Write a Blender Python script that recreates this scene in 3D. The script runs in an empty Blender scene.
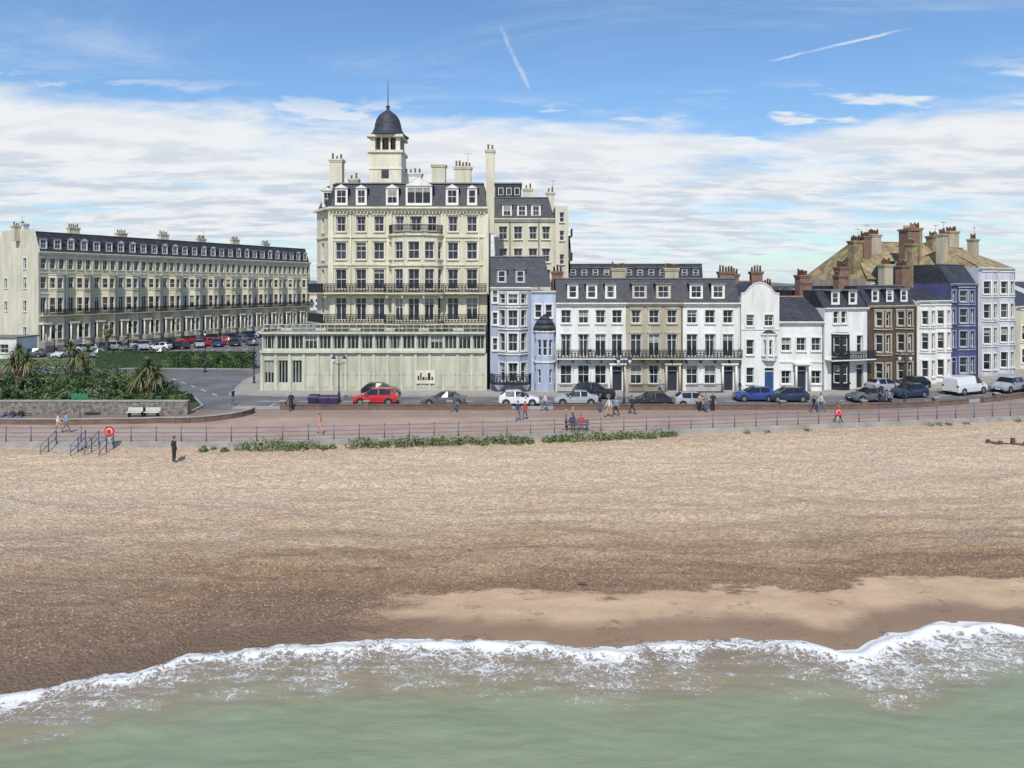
import bpy, math, random
from mathutils import Vector, Matrix, noise as mn
random.seed(7)
R=random.random
def U(a,b): return a+(b-a)*random.random()
scene=bpy.context.scene
CAMH=12.0
# ---------------------------------------------------------------- node helper
class NT:
    def __init__(s,nt): s.nt=nt
    def new(s,t,**kw):
        n=s.nt.nodes.new(t)
        for k,v in kw.items(): setattr(n,k,v)
        return n
    def put(s,sock,v):
        if v is None: return
        if hasattr(v,'is_output') or hasattr(v,'links'): s.nt.links.new(v,sock)
        else: sock.default_value=v
    def m(s,op,a,b=None,c=None,clamp=False):
        n=s.new('ShaderNodeMath',operation=op); n.use_clamp=clamp
        s.put(n.inputs[0],a); s.put(n.inputs[1],b)
        if c is not None: s.put(n.inputs[2],c)
        return n.outputs[0]
    def vm(s,op,a,b=None):
        n=s.new('ShaderNodeVectorMath',operation=op)
        s.put(n.inputs[0],a); s.put(n.inputs[1],b)
        return n.outputs['Value'] if op in('DOT_PRODUCT','LENGTH') else n.outputs[0]
    def mr(s,v,a,b,c=0.,d=1.,smooth=True):
        n=s.new('ShaderNodeMapRange'); n.interpolation_type='SMOOTHSTEP' if smooth else 'LINEAR'
        s.put(n.inputs[0],v)
        for i,x in enumerate((a,b,c,d)): n.inputs[i+1].default_value=x
        return n.outputs[0]
    def mix(s,f,a,b,blend='MIX'):
        n=s.new('ShaderNodeMix',data_type='RGBA',blend_type=blend)
        s.put(n.inputs[0],f)
        def c(v): return tuple(v)+(1,) if isinstance(v,(tuple,list)) and len(v)==3 else v
        s.put(n.inputs[6],c(a)); s.put(n.inputs[7],c(b))
        return n.outputs[2]
    def noise(s,vec,scale,detail=4,rough=.55,dist=0):
        n=s.new('ShaderNodeTexNoise'); s.put(n.inputs['Vector'],vec)
        n.inputs['Scale'].default_value=scale; n.inputs['Detail'].default_value=detail
        n.inputs['Roughness'].default_value=rough; n.inputs['Distortion'].default_value=dist
        return n.outputs['Fac']
    def vor(s,vec,scale,feature='F1',out='Distance'):
        n=s.new('ShaderNodeTexVoronoi',feature=feature); s.put(n.inputs['Vector'],vec)
        n.inputs['Scale'].default_value=scale
        return n.outputs[out]
    def xyz(s,v):
        n=s.new('ShaderNodeSeparateXYZ'); s.put(n.inputs[0],v); return n.outputs
    def comb(s,x,y,z):
        n=s.new('ShaderNodeCombineXYZ'); s.put(n.inputs[0],x); s.put(n.inputs[1],y); s.put(n.inputs[2],z); return n.outputs[0]
    def scale(s,v,sc):
        n=s.new('ShaderNodeMapping'); s.put(n.inputs[0],v); n.inputs['Scale'].default_value=sc; return n.outputs[0]
    def bump(s,h,strength=.3,dist=.05):
        n=s.new('ShaderNodeBump'); n.inputs['Strength'].default_value=strength; n.inputs['Distance'].default_value=dist
        s.put(n.inputs['Height'],h); return n.outputs[0]
def base(name):
    m=bpy.data.materials.new(name); m.use_nodes=True
    t=NT(m.node_tree); b=m.node_tree.nodes['Principled BSDF']; return m,t,b
MATS={}
def mat(name,col,rough=.7,var=.12,scale=1.5,streak=False,bump=0,bscale=30,metal=0,spec=.5,coat=0):
    if name in MATS: return MATS[name]
    m,t,b=base(name)
    pos=t.new('ShaderNodeNewGeometry').outputs['Position']
    v=t.scale(pos,(1,1,.25)) if streak else pos
    n=t.noise(v,scale,5,.6)
    f=t.mr(n,.3,.7,1-var,1+var*.5)
    if streak:
        n2=t.noise(t.scale(pos,(2.5,2.5,.12)),1.4,3,.6)
        f=t.m('MULTIPLY',f,t.mr(n2,.5,.8,1.,1-var*1.1))
    c=t.mix(1.,col,t.comb(f,f,t.m('MULTIPLY',f,t.mr(n,.3,.7,.93,1.)) if streak else f),'MULTIPLY')
    t.put(b.inputs['Base Color'],c)
    b.inputs['Roughness'].default_value=rough; b.inputs['Metallic'].default_value=metal
    b.inputs['Specular IOR Level'].default_value=spec
    b.inputs['Coat Weight'].default_value=coat
    if bump: t.put(b.inputs['Normal'],t.bump(t.noise(pos,bscale,3),bump,.02))
    MATS[name]=m; return m
def stucco(name,col,var=.18): return mat(name,col,.75,var,.8,True,.15,12)
M_cream=stucco('stucco_cream',(.60,.565,.45)); M_cream2=stucco('stucco_cream_yellow',(.64,.57,.39),.24)
M_white=stucco('stucco_white',(.70,.70,.69),.16); M_beige=stucco('stucco_beige',(.42,.37,.28),.2)
M_lav=stucco('stucco_greyblue',(.31,.34,.43)); M_lblue=stucco('stucco_paleblue',(.40,.46,.60))
M_purple=stucco('stucco_purple',(.065,.07,.17)); M_plav=stucco('stucco_lavender',(.49,.50,.57))
M_podium=stucco('painted_hoarding',(.48,.48,.38),.2); M_trim=mat('white_trim',(.72,.71,.68),.6,.12,1.5,True)
M_ctrim=mat('cream_trim',(.66,.62,.50),.6,.16,1.2,True)
M_gtrim=mat('greygreen_trim',(.52,.53,.44),.6,.16,1.2,True)
M_dtrim=mat('black_paint',(.02,.02,.024),.4,.1); M_iron=mat('ironwork_black',(.012,.014,.022),.5,.1)
M_frame=mat('window_frame_white',(.72,.72,.70),.45,.04)
M_curt=mat('net_curtain',(.30,.29,.27),.8,.25,3)
M_lead=mat('flat_roof_lead',(.17,.17,.18),.7,.25,.6)
M_pot=mat('chimney_pot_clay',(.36,.20,.125),.8,.35,4)
M_door=mat('door_dark',(.03,.035,.05),.35,.1); M_blued=mat('door_blue',(.03,.07,.2),.35,.1)
M_black=mat('rubber_black',(.015,.015,.016),.8,.1); M_rim=mat('alloy_rim',(.35,.36,.37),.35,.1,metal=.6)
M_cglass=mat('car_glass',(.012,.015,.019),.1,.05,spec=.5)
M_chrome=mat('lamp_clear',(.6,.62,.65),.15,.05); M_red=mat('tail_lamp_red',(.35,.01,.01),.25,.05)
M_plate=mat('number_plate',(.7,.65,.3),.5,.05)
M_conc=mat('concrete',(.33,.31,.28),.85,.25,.7,bump=.2); M_stone=mat('flint_stone_wall',(.21,.195,.17),.9,.55,3,bump=.6,bscale=8)
M_wood=mat('weathered_timber',(.11,.09,.07),.85,.35,3)
M_railb=mat('railing_blue_grey',(.12,.15,.22),.5,.25,2)
M_bark=mat('palm_bark',(.14,.10,.07),.9,.3,6,bump=.4)
M_tan=mat('lichen_tile_roof',(.30,.235,.125),.85,.5,1.0,bump=.3,bscale=6)
def glass():
    m,t,b=base('window_glass')
    pos=t.new('ShaderNodeNewGeometry').outputs['Position']
    n=t.noise(pos,.55,2); c=t.mix(t.mr(n,.4,.75),(.010,.012,.017),(.05,.058,.07))
    t.put(b.inputs['Base Color'],c); b.inputs['Roughness'].default_value=.06; b.inputs['Specular IOR Level'].default_value=.6
    t.put(b.inputs['Normal'],t.bump(t.noise(pos,.8,1),.15,.05)); return m
M_glass=glass()
def slate():
    m,t,b=base('slate_tiles')
    pos=t.new('ShaderNodeNewGeometry').outputs['Position']
    w=t.vor(t.scale(pos,(4,4,5)),1.,out='Color'); s=t.xyz(w)[0]
    n=t.noise(pos,.7,5,.65)
    c=t.mix(s,(.022,.026,.036),(.05,.055,.07)); c=t.mix(t.mr(n,.48,.72,0,.55),c,(.09,.082,.07))
    z=t.xyz(pos)[2]; fr=t.m('FRACT',t.m('MULTIPLY',z,4.))
    t.put(b.inputs['Base Color'],c); b.inputs['Roughness'].default_value=.6; b.inputs['Specular IOR Level'].default_value=.35
    t.put(b.inputs['Normal'],t.bump(fr,.5,.03)); return m
M_slate=slate()
def brick(name,c1,c2,mort=(.28,.25,.22)):
    m,t,b=base(name)
    pos=t.new('ShaderNodeNewGeometry').outputs['Position']; x=t.xyz(pos)
    v=t.comb(t.m('ADD',x[0],x[1]),x[2],0.)
    n=t.new('ShaderNodeTexBrick'); t.put(n.inputs['Vector'],v)
    n.inputs['Color1'].default_value=c1+(1,); n.inputs['Color2'].default_value=c2+(1,); n.inputs['Mortar'].default_value=mort+(1,)
    n.inputs['Scale'].default_value=4.4; n.inputs['Mortar Size'].default_value=.014
    nn=t.noise(pos,.9,5,.65)
    c=t.mix(t.mr(nn,.38,.7,0,.75),n.outputs['Color'],tuple(a*.42+.02 for a in c1))
    t.put(b.inputs['Base Color'],c); b.inputs['Roughness'].default_value=.9; return m
M_brick=brick('weathered_brick',(.25,.135,.09),(.18,.10,.07)); M_dbrick=brick('dark_brick',(.085,.055,.043),(.115,.07,.05),(.13,.115,.10))
M_wbrick=brick('parade_brick',(.17,.10,.075),(.13,.085,.06))
# ---------------------------------------------------------------- mesh builder
class MB:
    def __init__(s): s.v=[];s.f=[];s.mi=[];s.ms=[];s.smooth=set()
    def mid(s,m):
        if m not in s.ms: s.ms.append(m)
        return s.ms.index(m)
    def poly(s,pts,m,sm=False):
        i=len(s.v); s.v.extend([tuple(p) for p in pts]); 
        if sm: s.smooth.add(len(s.f))
        s.f.append(tuple(range(i,i+len(pts)))); s.mi.append(s.mid(m))
    def hexa(s,p,m):
        i=len(s.v); s.v.extend([tuple(q) for q in p]); k=s.mid(m)
        for f in((0,3,2,1),(4,5,6,7),(0,1,5,4),(1,2,6,5),(2,3,7,6),(3,0,4,7)):
            s.f.append(tuple(i+j for j in f)); s.mi.append(k)
    def box(s,x0,x1,y0,y1,z0,z1,m):
        s.hexa([(x0,y0,z0),(x1,y0,z0),(x1,y1,z0),(x0,y1,z0),(x0,y0,z1),(x1,y0,z1),(x1,y1,z1),(x0,y1,z1)],m)
    def obox(s,p,q,w,z0,z1,m,z2=None,z3=None):
        p=Vector(p[:2]);q=Vector(q[:2]);d=(q-p)
        if d.length<1e-6:return
        d.normalize();n=Vector((d.y,-d.x))*w/2
        z2=z0 if z2 is None else z2; z3=z1 if z3 is None else z3
        a,b,c,e=p+n,q+n,q-n,p-n
        s.hexa([(a.x,a.y,z0),(b.x,b.y,z2),(c.x,c.y,z2),(e.x,e.y,z0),(a.x,a.y,z1),(b.x,b.y,z3),(c.x,c.y,z3),(e.x,e.y,z1)],m)
    def tube(s,pts,rads,m,n=8,cap=True,sm=True):
        pts=[Vector(p) for p in pts]; k=s.mid(m); rings=[]
        for i,p in enumerate(pts):
            d=(pts[min(i+1,len(pts)-1)]-pts[max(i-1,0)])
            if d.length<1e-7: d=Vector((0,0,1))
            d.normalize(); a=Vector((1,0,0)) if abs(d.x)<.9 else Vector((0,1,0))
            e1=d.cross(a).normalized(); e2=d.cross(e1)
            st=len(s.v)
            for j in range(n):
                t=2*math.pi*j/n; s.v.append(tuple(p+(e1*math.cos(t)+e2*math.sin(t))*rads[i]))
            rings.append(st)
        for a,b in zip(rings,rings[1:]):
            for j in range(n):
                j2=(j+1)%n
                if sm: s.smooth.add(len(s.f))
                s.f.append((a+j,a+j2,b+j2,b+j)); s.mi.append(k)
        if cap:
            s.f.append(tuple(rings[-1]+j for j in range(n))); s.mi.append(k)
            s.f.append(tuple(rings[0]+j for j in reversed(range(n)))); s.mi.append(k)
    def cyl(s,x,y,z0,z1,r0,r1,m,n=10): s.tube([(x,y,z0),(x,y,z1)],[r0,r1],m,n)
    def obj(s,name,parent=None):
        me=bpy.data.meshes.new(name); me.from_pydata(s.v,[],s.f)
        for m in s.ms: me.materials.append(m)
        me.polygons.foreach_set('material_index',s.mi)
        if s.smooth:
            sm=[i in s.smooth for i in range(len(s.f))]; me.polygons.foreach_set('use_smooth',sm)
        me.update(); o=bpy.data.objects.new(name,me); scene.collection.objects.link(o)
        if parent: o.parent=parent
        return o
class Bld:
    def __init__(s,name,p0,p1):
        s.name=name; s.parts={}; d=Vector(p1)-Vector(p0); s.L=d.length; s.p0=p0; s.a=math.atan2(d.y,d.x)
    def __getitem__(s,k):
        if k not in s.parts: s.parts[k]=MB()
        return s.parts[k]
    def done(s):
        e=bpy.data.objects.new(s.name,None); e.empty_display_size=.5; scene.collection.objects.link(e)
        e.location=(s.p0[0],s.p0[1],0); e.rotation_euler=(0,0,s.a)
        for k,mb in s.parts.items(): mb.obj(k,e)
        return e
def wall(b,p0,p1,z0,z1,ops,m,surround=None,sill=True,hood=0,frame=None,depth=.22):
    frame=frame or M_frame
    p0=Vector(p0);p1=Vector(p1);d=p1-p0;L=d.length;d.normalize();n=Vector((d.y,-d.x))
    def T(u,k,z): return (p0.x+d.x*u+n.x*k,p0.y+d.y*u+n.y*k,z)
    def bx(part,u0,u1,k0,k1,a,c,mm): b[part].hexa([T(u0,k1,a),T(u1,k1,a),T(u1,k0,a),T(u0,k0,a),T(u0,k1,c),T(u1,k1,c),T(u1,k0,c),T(u0,k0,c)],mm)
    ops=[o for o in ops if o[0]-o[2]/2>.02 and o[0]+o[2]/2<L-.02]
    us=sorted({0,L}|{round(o[0]-o[2]/2,3) for o in ops}|{round(o[0]+o[2]/2,3) for o in ops})
    zs=sorted({z0,z1}|{round(o[1],3) for o in ops}|{round(o[1]+o[3],3) for o in ops})
    W=b['walls']
    for i in range(len(us)-1):
        for j in range(len(zs)-1):
            uc=(us[i]+us[i+1])/2;zc=(zs[j]+zs[j+1])/2
            if any(abs(uc-o[0])<o[2]/2 and o[1]<zc<o[1]+o[3] for o in ops): continue
            W.poly([T(us[i],0,zs[j]),T(us[i+1],0,zs[j]),T(us[i+1],0,zs[j+1]),T(us[i],0,zs[j+1])],m)
    for o in ops:
        c,zb,w,h=o[:4]; kind=o[4] if len(o)>4 else 'sash'
        a,e=c-w/2,c+w/2; t=zb+h; D=-depth
        for q in ([T(a,0,zb),T(a,D,zb),T(a,D,t),T(a,0,t)],[T(e,0,zb),T(e,D,zb),T(e,D,t),T(e,0,t)],[T(a,0,t),T(e,0,t),T(e,D,t),T(a,D,t)],[T(a,0,zb),T(e,0,zb),T(e,D,zb),T(a,D,zb)]): W.poly(q,m)
        if kind=='door' or kind=='bdoor':
            dm=M_door if kind=='door' else M_blued
            hh=min(h-.35,2.2)
            bx('door',a,e,D-.04,D+.02,zb,zb+hh,dm)
            for k in(0,1):
                for r in(0,1): bx('door',a+w*(.12+.42*k),a+w*(.46+.42*k),D+.02,D+.045,zb+.25+r*hh*.48,zb+hh*.42+r*hh*.48,dm)
            b['windows'].poly([T(a,D,zb+hh),T(e,D,zb+hh),T(e,D,t),T(a,D,t)],M_glass)
            bx('window_frames',a,e,D+.003,D+.06,zb+hh-.02,zb+hh+.06,frame)
        else:
            b['windows'].poly([T(a,D,zb),T(e,D,zb),T(e,D,t),T(a,D,t)],M_glass)
            r=R(); cw=w*U(.10,.24)
            if r<.35:
                b['windows'].poly([T(a,D+.004,zb),T(a+cw,D+.004,zb),T(a+cw*.7,D+.004,t),T(a,D+.004,t)],M_curt)
                b['windows'].poly([T(e,D+.004,zb),T(e-cw,D+.004,zb),T(e-cw*.7,D+.004,t),T(e,D+.004,t)],M_curt)
            elif r<.52:
                bh=t-h*U(.2,.55)
                b['windows'].poly([T(a,D+.004,bh),T(e,D+.004,bh),T(e,D+.004,t),T(a,D+.004,t)],M_curt)
            f=.06; F='window_frames'
            bx(F,a,a+f,D+.005,D+.06,zb,t,frame);bx(F,e-f,e,D+.005,D+.06,zb,t,frame)
            bx(F,a+f,e-f,D+.006,D+.062,zb,zb+f+.02,frame);bx(F,a+f,e-f,D+.006,D+.062,t-f,t,frame)
            if kind=='french': 
                bx(F,c-.035,c+.035,D+.006,D+.064,zb+f+.02,t-f,frame); bx(F,a+f,c-.035,D+.006,D+.06,zb+h*.72,zb+h*.72+.05,frame); bx(F,c+.035,e-f,D+.006,D+.06,zb+h*.72,zb+h*.72+.05,frame)
            elif kind=='tri':
                for g in(1,2): bx(F,a+w*g/3-.035,a+w*g/3+.035,D+.006,D+.064,zb+f+.02,t-f,frame)
            else:
                bx(F,a+f,e-f,D+.006,D+.075,zb+h*.5-.03,zb+h*.5+.03,frame)
                if w>.9 and kind=='sash': bx(F,c-.015,c+.015,D+.006,D+.05,zb+h*.5+.03,t-f,frame); bx(F,c-.015,c+.015,D+.006,D+.05,zb+f+.02,zb+h*.5-.03,frame)
        if surround:
            s=.14; bx('trim',a-s,a-.002,.002,.07,zb,t,surround);bx('trim',e+.002,e+s,.002,.07,zb,t,surround);bx('trim',a-s,e+s,.002,.075,t+.002,t+s,surround)
        if hood: bx('trim',a-.22,e+.22,.002,hood,t+.145,t+.27,surround or m)
        if sill and kind in('sash','tri','plain'): bx('trim',a-.1,e+.1,.002,.16,zb-.12,zb-.002,surround or m)
def grid(cols,rows,kind=None):
    return [(c,r[0],r[2] if len(r)>2 and not isinstance(r[2],str) else 1.0,r[1],(r[3] if len(r)>3 else 'sash')) for c in cols for r in rows]
def shell(b,x0,x1,y0,y1,z0,z1,m,roof=M_lead,left=True,right=True):
    W=b['walls']
    if left: W.poly([(x0,y1,z0),(x0,y0,z0),(x0,y0,z1),(x0,y1,z1)],m)
    if right: W.poly([(x1,y0,z0),(x1,y1,z0),(x1,y1,z1),(x1,y0,z1)],m)
    W.poly([(x1,y1,z0),(x0,y1,z0),(x0,y1,z1),(x1,y1,z1)],m)
    b['roof'].poly([(x0,y0,z1),(x1,y0,z1),(x1,y1,z1),(x0,y1,z1)],roof)
def cornice(b,x0,x1,y,z,m,p=.3,h=.3):
    b['cornice'].box(x0,x1,y-p,y-.003,z-h*.4,z,m); b['cornice'].box(x0,x1,y-p*.55,y-.004,z-h,z-h*.4-.002,m)
def mansard(b,x0,x1,y0,y1,z1,z2,ins=1.2,l=0,r=0,m=M_slate):
    a=[(x0,y0,z1),(x1,y0,z1),(x1,y1,z1),(x0,y1,z1)]; c=[(x0+l,y0+ins,z2),(x1-r,y0+ins,z2),(x1-r,y1-ins,z2),(x0+l,y1-ins,z2)]
    for i in range(4):
        j=(i+1)%4; b['roof'].poly([a[i],a[j],c[j],c[i]],m)
    b['roof'].poly(c,M_lead)
    b['roof'].box(x0+l,x1-r,y0+ins-.1,y0+ins+.15,z2+.003,z2+.12,M_lead)
def pitched(b,x0,x1,y0,y1,z1,z2,m=M_slate,gm=None,hip=0):
    ym=(y0+y1)/2; o=.25
    b['roof'].poly([(x0,y0-o,z1-.1),(x1,y0-o,z1-.1),(x1-hip,ym,z2),(x0+hip,ym,z2)],m)
    b['roof'].poly([(x1,y1+o,z1-.1),(x0,y1+o,z1-.1),(x0+hip,ym,z2),(x1-hip,ym,z2)],m)
    g=b['walls'] if not hip else b['roof']; mm=m if hip else (gm or m)
    g.poly([(x0,y1,z1-.1),(x0,y0,z1-.1),(x0+hip,ym,z2)],mm); g.poly([(x1,y0,z1-.1),(x1,y1,z1-.1),(x1-hip,ym,z2)],mm)
    b['roof'].tube([(x0+hip,ym,z2+.03),(x1-hip,ym,z2+.03)],[.1,.1],M_pot,6)
def dormer(b,xc,y,z,w,h,m=None,d=2.2,kind='sash',top='flat'):
    m=m or M_trim
    wall(b,(xc-w/2,y),(xc+w/2,y),z,z+h,[(w/2,z+.22,w-.36,h-.4,kind)],m,sill=False,depth=.08)
    b['dormers'].poly([(xc-w/2,y+d,z),(xc-w/2,y,z),(xc-w/2,y,z+h),(xc-w/2,y+d,z+h)],M_slate)
    b['dormers'].poly([(xc+w/2,y,z),(xc+w/2,y+d,z),(xc+w/2,y+d,z+h),(xc+w/2,y,z+h)],M_slate)
    if top=='flat': b['dormers'].box(xc-w/2-.12,xc+w/2+.12,y-.15,y+d,z+h+.002,z+h+.12,M_lead)
    else:
        hh=w*.33; a=w/2+.15
        b['dormers'].poly([(xc-a,y-.12,z+h),(xc+a,y-.12,z+h),(xc,y-.12,z+h+hh)],m)
        b['dormers'].poly([(xc-a,y-.15,z+h),(xc,y-.15,z+h+hh),(xc,y+d,z+h+hh),(xc-a,y+d,z+h)],M_slate)
        b['dormers'].poly([(xc+a,y-.15,z+h),(xc,y-.15,z+h+hh),(xc,y+d,z+h+hh),(xc+a,y+d,z+h)],M_slate)
def chimney(b,x,y,z0,z1,w,d,m,pots=4,pm=None):
    C=b['chimneys']; C.box(x-w/2,x+w/2,y-d/2,y+d/2,z0,z1-.35,m)
    C.box(x-w/2-.08,x+w/2+.08,y-d/2-.08,y+d/2+.08,z1-.348,z1-.18,m); C.box(x-w/2-.14,x+w/2+.14,y-d/2-.14,y+d/2+.14,z1-.178,z1,m)
    for i in range(pots):
        px=x+(i-(pots-1)/2)*w/pots; ph=U(.4,.75); C.tube([(px,y,z1),(px,y,z1+ph),(px,y,z1+ph+.01),(px,y,z1+ph+.1)],[.13,.10,.14,.13],M_pot if R()<.75 else M_beige,8)
    if R()<.45:
        ax=x+w*.3; C.tube([(ax,y,z1),(ax,y,z1+1.7)],[.02,.02],M_iron,5); C.tube([(ax-.5,y,z1+1.6),(ax+.5,y,z1+1.65)],[.015,.015],M_iron,5)
        for k in range(5): C.tube([(ax-.45+k*.22,y-.22,z1+1.62),(ax-.45+k*.22,y+.22,z1+1.62)],[.012,.012],M_iron,4)
def railing(mb,pts,z,h=1.0,m=M_iron,sp=.12,bar=.04,rails=(1.,.12),rw=.07):
    for p,q in zip(pts,pts[1:]):
        p=Vector(p);q=Vector(q);L=(q-p).length;n=max(1,int(L/sp))
        for i in range(n+1):
            c=p.lerp(q,i/n); mb.box(c.x-bar/2,c.x+bar/2,c.y-bar/2,c.y+bar/2,z,z+h-.01,m)
        for r in rails: mb.obox(p,q,rw,z+h*r-.03,z+h*r+.03,m)
def balcony(b,inner,outer,z,m,h=1.,t=.14,im=M_iron,orn=True):
    B=b['balconies']
    for i in range(len(inner)-1):
        a,c,e,f=inner[i],inner[i+1],outer[i+1],outer[i]
        B.hexa([(f[0],f[1],z-t),(e[0],e[1],z-t),(c[0],c[1],z-t),(a[0],a[1],z-t),(f[0],f[1],z),(e[0],e[1],z),(c[0],c[1],z),(a[0],a[1],z)],m)
    railing(B,outer,z,h,im,rails=(1.,.12,.8))
    if orn:
        for p,q in zip(outer,outer[1:]):
            p=Vector(p);q=Vector(q);L=(q-p).length;n=max(1,int(L/.36)); d=(q-p)/max(L,1e-6)
            for i in range(n):
                c=p+(q-p)*((i+.5)/n); e=d*.13
                for zc in(.3,.58): B.poly([(c.x-e.x,c.y-e.y-.03,z+h*zc),(c.x,c.y-.03,z+h*zc-.14),(c.x+e.x,c.y+e.y-.03,z+h*zc),(c.x,c.y-.03,z+h*zc+.14)],im)
def canted(b,xc,y,w,d,z0,z1,rows,m,side=.28,kindf='sash',surround=None,frame=None,roof='flat',trimm=None):
    f=w*side
    P=[(xc-w/2,y),(xc-w/2+f,y-d),(xc+w/2-f,y-d),(xc+w/2,y)]
    for i in range(3):
        L=(Vector(P[i+1])-Vector(P[i])).length
        ww=L-.4 if i==1 else L-.45
        wall(b,P[i],P[i+1],z0,z1,[(L/2,zb,ww,h,kindf if i==1 else 'plain') for zb,h in rows],m,surround=surround,frame=frame)
    tm=trimm or M_trim
    for zz in [z1]+[r[0]-.25 for r in rows[1:]]:
        for i in range(3):
            b['trim'].obox(P[i],P[i+1],.24,zz-.16,zz-.02,tm)
    if roof=='flat': b['roof'].poly([(p[0],p[1],z1) for p in P],M_lead)
    else:
        ap=(xc,y,z1+roof)
        for i in range(3): b['roof'].poly([(P[i][0],P[i][1],z1),(P[i+1][0],P[i+1][1],z1),ap],M_slate)
    return P
def survey(u,v,z=0.):   # plan position (m) of a surveyed spot seen from the drone's viewpoint
    D=700*(CAMH-z)/(v-285.); return ((u-512)/700*D,D)
# ---------------------------------------------------------------- plan curves
def f_road(X):
    if X<28: return 0.
    x=min(X,70); r=.0103*(x-28)**2
    if X>70: r+=.86*(min(X,150)-70)
    return r
def rail(X):
    x=max(-20,min(X,60)); r=53+.11*(x+20)+.00075*(x+20)**2
    if X>60: r+=.22*(min(X,200)-60)
    return r
# ---------------------------------------------------------------- ground materials
def ground_mat(name,c1,c2,sc=.5,fine=20,rough=.9,bump=.2):
    m,t,b=base(name); pos=t.new('ShaderNodeNewGeometry').outputs['Position']
    n=t.noise(pos,sc,6,.6); f=t.noise(pos,fine,3,.7)
    c=t.mix(t.mr(n,.3,.7),c1,c2); k=t.mr(f,.25,.75,.82,1.15); c=t.mix(1.,c,t.comb(k,k,k),'MULTIPLY')
    t.put(b.inputs['Base Color'],c); b.inputs['Roughness'].default_value=rough
    t.put(b.inputs['Normal'],t.bump(f,bump,.02)); return m
G_land=ground_mat('town_land',(.09,.10,.07),(.15,.14,.11),.02,1)
G_asph=ground_mat('asphalt',(.10,.10,.102),(.17,.165,.165),.25,14)
G_pave=ground_mat('paving_slabs',(.29,.26,.23),(.35,.32,.28),.6,8)
G_grass=ground_mat('grass',(.05,.085,.02),(.09,.12,.035),.7,12)
G_soil=ground_mat('garden_soil',(.035,.045,.018),(.05,.065,.025),.7,8)
G_mark=mat('road_paint_white',(.65,.65,.63),.6,.3,3)
def prom_mat():
    m,t,b=base('promenade_tarmac_red'); pos=t.new('ShaderNodeNewGeometry').outputs['Position']; x=t.xyz(pos)
    n=t.noise(pos,.25,6,.65); f=t.noise(pos,9,3,.7)
    c=t.mix(t.mr(n,.3,.7),(.36,.245,.185),(.44,.32,.25))
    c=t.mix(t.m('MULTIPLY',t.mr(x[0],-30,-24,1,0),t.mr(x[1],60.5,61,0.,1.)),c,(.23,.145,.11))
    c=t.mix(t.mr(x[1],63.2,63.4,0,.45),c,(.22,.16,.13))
    c=t.mix(t.mr(t.noise(t.scale(pos,(.3,1.2,1)),.6,5,.7),.52,.7,0,.45),c,(.20,.155,.13))
    br=t.new('ShaderNodeTexBrick'); t.put(br.inputs['Vector'],pos); br.inputs['Scale'].default_value=.55
    br.inputs['Color1'].default_value=(1,1,1,1);br.inputs['Color2'].default_value=(.9,.9,.9,1);br.inputs['Mortar'].default_value=(.78,.76,.76,1);br.inputs['Mortar Size'].default_value=.012
    c=t.mix(1.,c,br.outputs['Color'],'MULTIPLY'); k=t.mr(f,.25,.75,.85,1.12); c=t.mix(1.,c,t.comb(k,k,k),'MULTIPLY')
    t.put(b.inputs['Base Color'],c); b.inputs['Roughness'].default_value=.85; return m
G_prom=prom_mat()
XS=[-4000,-800,-300,-200,-120,-80]+[-60+i*2 for i in range(106)]+[160,200,300,800,4000]
def strip(name,fa,fb,z,m,x0=-4000,x1=4000,kerb=0,both=False):
    mb=MB(); xs=[x for x in XS if x0<=x<=x1]
    if xs[0]>x0: xs.insert(0,x0)
    if xs[-1]<x1: xs.append(x1)
    for a,c in zip(xs,xs[1:]):
        mb.poly([(a,fa(a),z),(c,fa(c),z),(c,fb(c),z),(a,fb(a),z)],m)
        if kerb:
            mb.poly([(a,fa(a),z-kerb),(c,fa(c),z-kerb),(c,fa(c),z),(a,fa(a),z)],M_conc)
            mb.poly([(a,fb(a),z-kerb),(c,fb(c),z-kerb),(c,fb(c),z),(a,fb(a),z)],M_conc)
    return mb.obj(name)
strip('ground',lambda X:rail(X)+.1,lambda X:9000,-.03,G_land)
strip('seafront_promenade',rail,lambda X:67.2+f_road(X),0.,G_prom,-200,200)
strip('pavement',lambda X:67.5+f_road(X),lambda X:68.7+f_road(X),.12,G_pave,-27,200,.13)
strip('road',lambda X:68.7+f_road(X),lambda X:75.7+f_road(X),-.01,G_asph,-27,200)
strip('pavement',lambda X:75.7+f_road(X),lambda X:79.6+f_road(X)*1.0,.12,G_pave,-27.8,200,.13)
mb=MB(); mb.poly([(-200,65,-.012),(-27,65,-.012),(-27,100,-.012),(-27,190,-.012),(-55,190,-.012),(-200,190,-.012)],G_asph); mb.obj('car_park')
# pavement wrapping round the hotel corner
mb=MB(); gp=[(-30.8,76.2),(-27.85,76.2),(-27.85,98),(-34.2,98),(-33.6,88)]
mb.poly([(p[0],p[1],.11) for p in gp],G_pave)
for p,q in zip(gp,gp[1:]+gp[:1]): mb.obox(p,q,.15,-.02,.122,M_conc)
mb.obj('pavement')
mb=MB()
x=-26
while x<140:
    a=72.3+f_road(x);c=72.3+f_road(x+2); mb.obox((x,a),(x+2,c),.13,-.006,-.002,G_mark); x+=4
x=-26
while x<140:
    for off in(69.0,75.4): mb.obox((x,off+f_road(x)),(x+2,off+f_road(x+2)),.1,-.0065,-.0025,G_mark)
    x+=2
for i in range(26):
    X=-24+i*4.8
    mb.obox((X,69.1+f_road(X)),(X,70.9+f_road(X)),.1,-.0055,-.0015,G_mark)
for i in range(18):
    X=-80+i*2.8; mb.obox((X,118+i*.9),(X-1,123+i*.9),.12,-.0075,-.0035,G_mark)
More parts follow.
